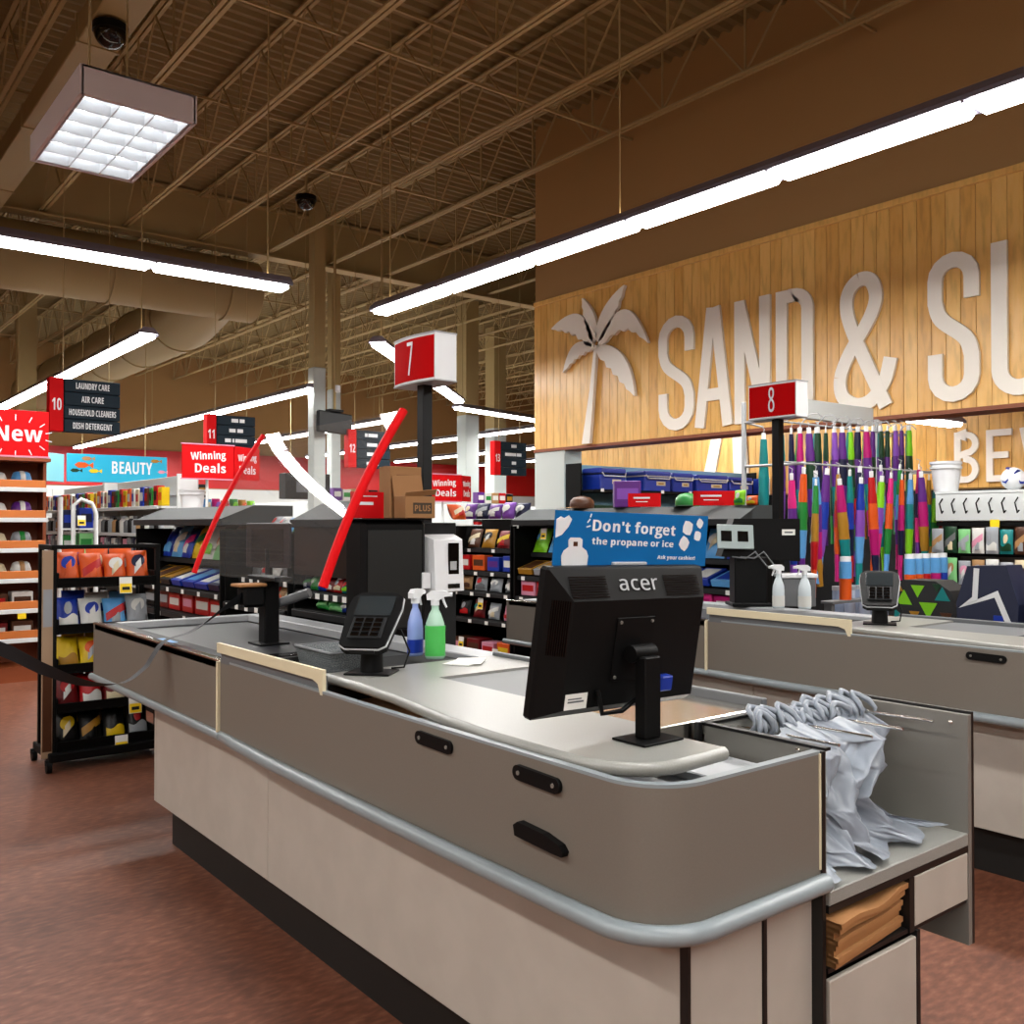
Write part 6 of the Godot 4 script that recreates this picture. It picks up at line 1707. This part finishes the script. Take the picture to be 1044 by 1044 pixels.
func build_seasonal():
	# cooler shelf along X at the back of the bay
	var t := gondola(Vector3(10.75, 0, -9.3), 3.85, 2.3, 0.6, 0.0, [0.4, 0.9, 1.4, 1.93], "dark shelving with blue coolers under the lower timber wall", M.rack_black, mat("pale_blue_board", Color(0.48, 0.66, 0.74), 0.6), M.rack_black)
	price_tags(t, Vector3(-1.8, 1.9, 0.01), Vector3(0.6, 0, 0), 7, Vector3(0.06, 0.045, 0.003), 0.0, M.price_white)
	sale_tag(t, Vector3(0.25, 1.78, 0.02), 0.0, 1.6)
	cooler(Vector3(9.3, 1.931, -9.62), Vector3(0.5, 0.31, 0.38), "single blue cooler at the left end of the bay shelf", "navy")
	cooler(Vector3(10.2, 1.931, -9.62), Vector3(0.56, 0.3, 0.38), "blue cooler second from left with white carry handle", "white")
	cooler(Vector3(10.76, 1.931, -9.62), Vector3(0.46, 0.29, 0.36), "middle blue cooler of the five, white seam", "white")
	cooler(Vector3(11.42, 1.931, -9.62), Vector3(0.74, 0.28, 0.4), "widest blue cooler with pale stickers on bay shelf", "white")
	cooler(Vector3(12.12, 1.931, -9.62), Vector3(0.58, 0.27, 0.4), "blue cooler at the right end, beside the green parasol", "navy")
	t = thing("white_crate_rack", "white wire carrier beside the right-hand blue cooler", "crate", Vector3(12.62, 1.931, -9.35))
	var b := MB.new()
	for y in [0.0, 0.13, 0.26]:
		b.tube([Vector3(-0.12, y + 0.012, 0), Vector3(0.12, y + 0.012, 0)], 0.012, 6)
	for x in [-0.12, 0.0, 0.12]:
		b.tube([Vector3(x, 0.0, 0), Vector3(x, 0.27, 0)], 0.012, 6)
	part(t, "wire_frame", b.done(), M.white_plastic)
	part(t, "insert", bx(Vector3(0.24, 0.26, 0.1)), hue("blue"), Vector3(0, 0, -0.08))
	stock_row("box", "bay_carton", "carton", ["dark green/teal", "black/grey", "dark green/black", "black/navy", "grey/black", "black/dark red", "dark green/black"], Vector3(9.1, 1.401, -9.6), Vector3(0.52, 0, 0), 7, Vector3(0.46, 0.3, 0.4), 0.0, 0.0, "on the dark shelf under the blue coolers", "cartons under the coolers")
	# rack of packed kites and pool toys
	t = thing("hanging_rack", "white rack with a header panel holding long colourful packages", "rack", Vector3(6.9, 0, -4.35))
	part(t, "header_panel", bx(Vector3(1.0, 0.16, 0.06), 0.004), M.shelf_white, Vector3(0.35, 2.33, -0.25))
	part(t, "back_post", bx(Vector3(0.03, 2.4, 0.03), 0.003), M.light_grey, Vector3(-0.95, 0, -0.25))
	part(t, "back_post", bx(Vector3(0.03, 2.4, 0.03), 0.003), M.light_grey, Vector3(0.95, 0, -0.25))
	part(t, "cross_bar", rod(Vector3(-0.95, 2.24, 0.0), Vector3(1.1, 2.24, 0.0), 0.008), M.light_grey)
	part(t, "cross_bar", rod(Vector3(-1.18, 1.9, 0.28), Vector3(1.05, 1.9, 0.28), 0.008), M.light_grey)
	for x in [-0.95, 0.95]:
		part(t, "arm", rod(Vector3(x, 2.24, -0.25), Vector3(x, 2.24, 0.02), 0.012), M.light_grey)
		part(t, "arm", rod(Vector3(x, 1.9, -0.25), Vector3(x, 1.9, 0.3), 0.012), M.light_grey)
	for i in 9:
		b = MB.new()
		var x := -0.75 + 0.2 * i
		b.tube([Vector3(x, 2.25, 0.0), Vector3(x + 0.02, 2.31, 0.06), Vector3(x + 0.06, 2.32, 0.1), Vector3(x + 0.1, 2.28, 0.12)], 0.005, 5)
		part(t, "wire_hook", b.done(), M.light_grey)
	part(t, "base", bx(Vector3(2.1, 0.08, 0.6), 0.004), M.shelf_white)
	var pal_up := ["teal", "dark green", "purple", "green", "violet", "navy", "teal", "lime", "purple", "gold", "magenta", "dark green"]
	var pal_low := ["pink", "red", "teal", "purple", "orange", "lime", "blue", "magenta", "green", "violet", "navy", "gold", "light blue"]
	for i in 25:
		var bands := []
		for k in 4:
			bands.append(pal_up[(i * 5 + k * (2 + i % 3)) % 12])
		streamer(Vector3(6.1 + 0.077 * i, 2.19 + 0.006 * i, -4.36 + 0.03 * (i % 3)), 0.92 + 0.03 * (i % 2), bands, Vector2(0.045 * sin(i * 1.9), 0.0), 0.042, "%s packed kite, %s, upper hanging row" % [bands[0], place_word(i, 25)], "packed kites, upper row")
	for i in 22:
		var bands := []
		for k in 4:
			bands.append(pal_low[(i * 4 + k * (3 + i % 2)) % 13])
		streamer(Vector3(5.78 + 0.099 * i, 1.82 + 0.05 * sin(i * 2.2) + 0.005 * i, -4.05 + 0.035 * (i % 3)), 0.86, bands, Vector2(0.1 * sin(i * 2.7 + 0.6), 0.02), 0.044, "%s packed kite, %s, lower hanging row" % [bands[0], place_word(i, 22)], "packed kites, lower row")
	streamer(Vector3(6.05, 2.16, -4.49), 0.95, ["teal", "teal", "teal"], Vector2(0.0, 0.0), 0.045, "teal parasol sleeve hanging alone left of the lane 8 pole", "packed kites, upper row")
	part(self, numbered("parasol_arm"), rod(Vector3(6.05, 2.205, -4.49), Vector3(5.966, 2.24, -4.595), 0.008), M.light_grey)
	tag(get_child(get_child_count() - 1), "thin grey arm holding the lone teal sleeve", "hook")
	for i in 9:
		var k := thing("clear_tube", "pale clear pool tube, %s of those below the kites" % ordinal(i), "tube", Vector3(6.16 + 0.1 * i, 0.64, -3.92 + 0.03 * (i % 2)), 0, "clear pool tubes")
		part(k, "tube", cyl(0.042, 0.33, 14), mat("tube_pale_%d" % (i % 2), [Color(0.5, 0.56, 0.66), Color(0.66, 0.7, 0.78)][i % 2], 0.2))
		part(k, "end_cap", cyl(0.044, 0.03, 14), hue("silver"), Vector3(0, 0.33, 0))
	part(self, numbered("tube_crate"), bx(Vector3(1.0, 0.64, 0.2), 0.01), M.mid_grey, Vector3(6.56, 0, -3.9))
	tag(get_child(get_child_count() - 1), "grey crate holding the clear tubes below the kites", "crate")
	for i in 6:
		var k := thing("pool_game", "white-topped pool game tube, %s of six before the kites" % ordinal(i), "game", Vector3(6.0 + [0.0, 0.88, 0.99, 1.1, 1.26, 1.37][i], 0.92, -3.76), 0, "pool game tubes")
		part(k, "tube", cyl(0.042, 0.15, 12), hue(["orange", "orange", "orange", "red", "magenta", "blue"][i]))
		part(k, "wrap", cyl(0.043, 0.12, 12), hue("light blue"), Vector3(0, 0.15, 0))
		part(k, "cap", cyl(0.038, 0.035, 12), M.white_plastic, Vector3(0, 0.27, 0))
	t = thing("game_ledge", "narrow grey ledge carrying the pool game tubes", "shelf", Vector3(6.6, 0, -3.76))
	part(t, "ledge", bx(Vector3(1.66, 0.02, 0.1), 0.002), M.mid_grey, Vector3(0, 0.9, 0))
	for x in [-0.8, 0.8]:
		part(t, "leg", bx(Vector3(0.04, 0.9, 0.06), 0.003), M.mid_grey, Vector3(x, 0, 0))
	# peg display at the right edge
	t = gondola(Vector3(7.5, 0, -2.78), 2.2, 1.7, 0.45, -PI / 2, [0.45], "peg-hook display with small packs beside the right edge", M.rack_black, mat("peg_board", Color(0.32, 0.31, 0.3), 0.6), M.rack_black)
	part(t, "header", bx(Vector3(2.2, 0.22, 0.12), 0.006), M.shelf_white, Vector3(0, 1.48, -0.06))
	part(t, "top_cover", bx(Vector3(2.2, 0.02, 0.45)), M.shelf_white, Vector3(0, 1.7, -0.22))
	for lv in [1.44, 1.2, 0.95]:
		part(t, "hook_rail", bx(Vector3(2.2, 0.035, 0.03)), M.rack_black, Vector3(0, lv, -0.03))
	for i in 22:
		b = MB.new()
		var x := -1.04 + 0.098 * i
		b.tube([Vector3(x, 1.66, 0.0), Vector3(x, 1.62, 0.05), Vector3(x + 0.01, 1.54, 0.03), Vector3(x + 0.03, 1.56, 0.05)], 0.006, 5)
		part(t, "peg_hook", b.done(), M.rack_black)
	for x in [-0.62, -0.1, 0.4]:
		part(t, "price_tag", bx(Vector3(0.07, 0.06, 0.004)), M.price_yellow, Vector3(x, 1.43, 0.01))
	for lv in 2:
		stock_row("bag", "blister_pack", "pack", [["silver/tan", "dark green/grey", "light green/silver", "white/pale pink", "silver/white", "teal/dark green", "brown/tan", "tan/silver", "silver/cream"], ["brown/cream", "light green/tan", "silver/pale pink", "tan/silver", "white/silver", "silver/light green", "cream/brown", "silver/tan", "white/teal"]][lv], Vector3(7.44, [1.225, 0.975][lv], -3.83), Vector3(0, 0, 0.108), 13, Vector3(0.098, 0.2, 0.04), -PI / 2, 0.0, "on the %s row of the peg display" % ["upper", "lower"][lv], "packs on the peg display")
	bucket(Vector3(7.66, 1.721, -3.87), 0.12, 0.25, "white bucket on top of the peg display at right")
	t = thing("soccer_ball", "blue and white ball on top of the peg display", "ball", Vector3(7.7, 1.721, -3.35))
	var sp := SphereMesh.new()
	sp.radius = 0.09
	sp.height = 0.18
	part(t, "ball", sp, M.white_plastic, Vector3(0, 0.09, 0))
	for a in [Vector3(-0.6, 0.5, 0.6), Vector3(-0.9, -0.1, -0.3), Vector3(-0.3, 0.9, -0.2), Vector3(-0.4, -0.2, 0.9)]:
		var n := (a as Vector3).normalized()
		part(t, "panel_patch", cyl(0.03, 0.004, 5), hue("blue"), Vector3(0, 0.09, 0) + n * 0.087, Basis(n.cross(Vector3.RIGHT).normalized(), n, n.cross(n.cross(Vector3.RIGHT).normalized())).get_euler())
	bag_table()

func bag_table():
	var t := thing("bag_table", "low dark table behind lane 8 carrying the cool bags", "table", Vector3(5.2, 0, -2.42))
	part(t, "top", bx(Vector3(0.5, 0.03, 1.3), 0.004), M.dark_grey, Vector3(0, 0.86, 0))
	for x in [-0.2, 0.2]:
		for z in [-0.6, 0.6]:
			part(t, "leg", bx(Vector3(0.04, 0.86, 0.04), 0.003), M.dark_grey, Vector3(x, 0, z))
	# the domed bag with triangles
	t = thing("patterned_bag", "domed black bag with lime and teal triangles", "bag", Vector3(5.12, 0.891, -2.68), -PI / 2)
	var poly := PackedVector2Array([Vector2(-0.19, 0.0), Vector2(-0.2, 0.1), Vector2(-0.17, 0.2), Vector2(-0.1, 0.25), Vector2(0.08, 0.25), Vector2(0.16, 0.2), Vector2(0.2, 0.1), Vector2(0.19, 0.0)])
	var b := MB.new()
	b.prism(poly, 0.2, Transform3D(Basis(), Vector3(0, 0, -0.1)))
	part(t, "body", b.done(), mat("bag_black", Color(0.04, 0.045, 0.06), 0.6))
	for q in [[-0.1, 0.14, 0.055, "lime", 0.0], [0.04, 0.1, 0.06, "lime", PI], [-0.02, 0.2, 0.045, "lime", PI], [0.12, 0.17, 0.05, "teal", 0.0], [0.14, 0.06, 0.04, "brown", PI], [-0.14, 0.05, 0.035, "teal", 0.4], [-0.04, 0.06, 0.035, "gold", PI], [0.09, 0.22, 0.03, "dark green", PI], [-0.13, 0.2, 0.03, "gold", 0.0]]:
		b = MB.new()
		var pl := PackedVector2Array()
		for i in 3:
			var a: float = q[4] + PI / 2 + TAU * i / 3
			pl.append(Vector2(cos(a), sin(a)) * q[2])
		b.prism(pl, 0.003, Transform3D(Basis(), Vector3(q[0], q[1], 0.1)))
		part(t, "triangle_print", b.done(), hue(q[3]))
	part(t, "zip_band", bx(Vector3(0.39, 0.012, 0.205)), hue("gold"), Vector3(0, 0.03, 0))
	# two navy cool bags with white zigzag stripes
	for k in 2:
		t = thing("cool_bag", ["navy bag with broad white zigzag stripe, nearer the patterned bag", "navy bag with white stripe and red mark at right edge"][k], "bag", Vector3(5.08 + 0.06 * k, 0.891, -2.31 + 0.34 * k), -PI / 2 + 0.15 * k, "navy cool bags")
		poly = PackedVector2Array([Vector2(-0.15, 0.0), Vector2(-0.16, 0.14), Vector2(-0.1, 0.34), Vector2(0.1, 0.35), Vector2(0.16, 0.15), Vector2(0.15, 0.0)])
		b = MB.new()
		b.prism(poly, 0.18, Transform3D(Basis(), Vector3(0, 0, -0.09)))
		part(t, "body", b.done(), mat("bag_navy", Color(0.05, 0.085, 0.2), 0.55))
		b = MB.new()
		b.ribbon([Vector2(-0.05, 0.33), Vector2(-0.06, 0.17), Vector2(-0.12, 0.13), Vector2(0.05, 0.2), Vector2(0.12, 0.03)] if k == 0 else [Vector2(-0.12, 0.2), Vector2(0.0, 0.32), Vector2(0.07, 0.3), Vector2(0.11, 0.1)], 0.028, 0.003, Transform3D(Basis(), Vector3(0, 0, 0.09)))
		part(t, "stripe", b.done(), M.white_plastic)
		part(t, "mark", bx(Vector3(0.05, 0.03, 0.003)), hue(["blue", "red"][k]), Vector3(0.06, 0.06, 0.0905))
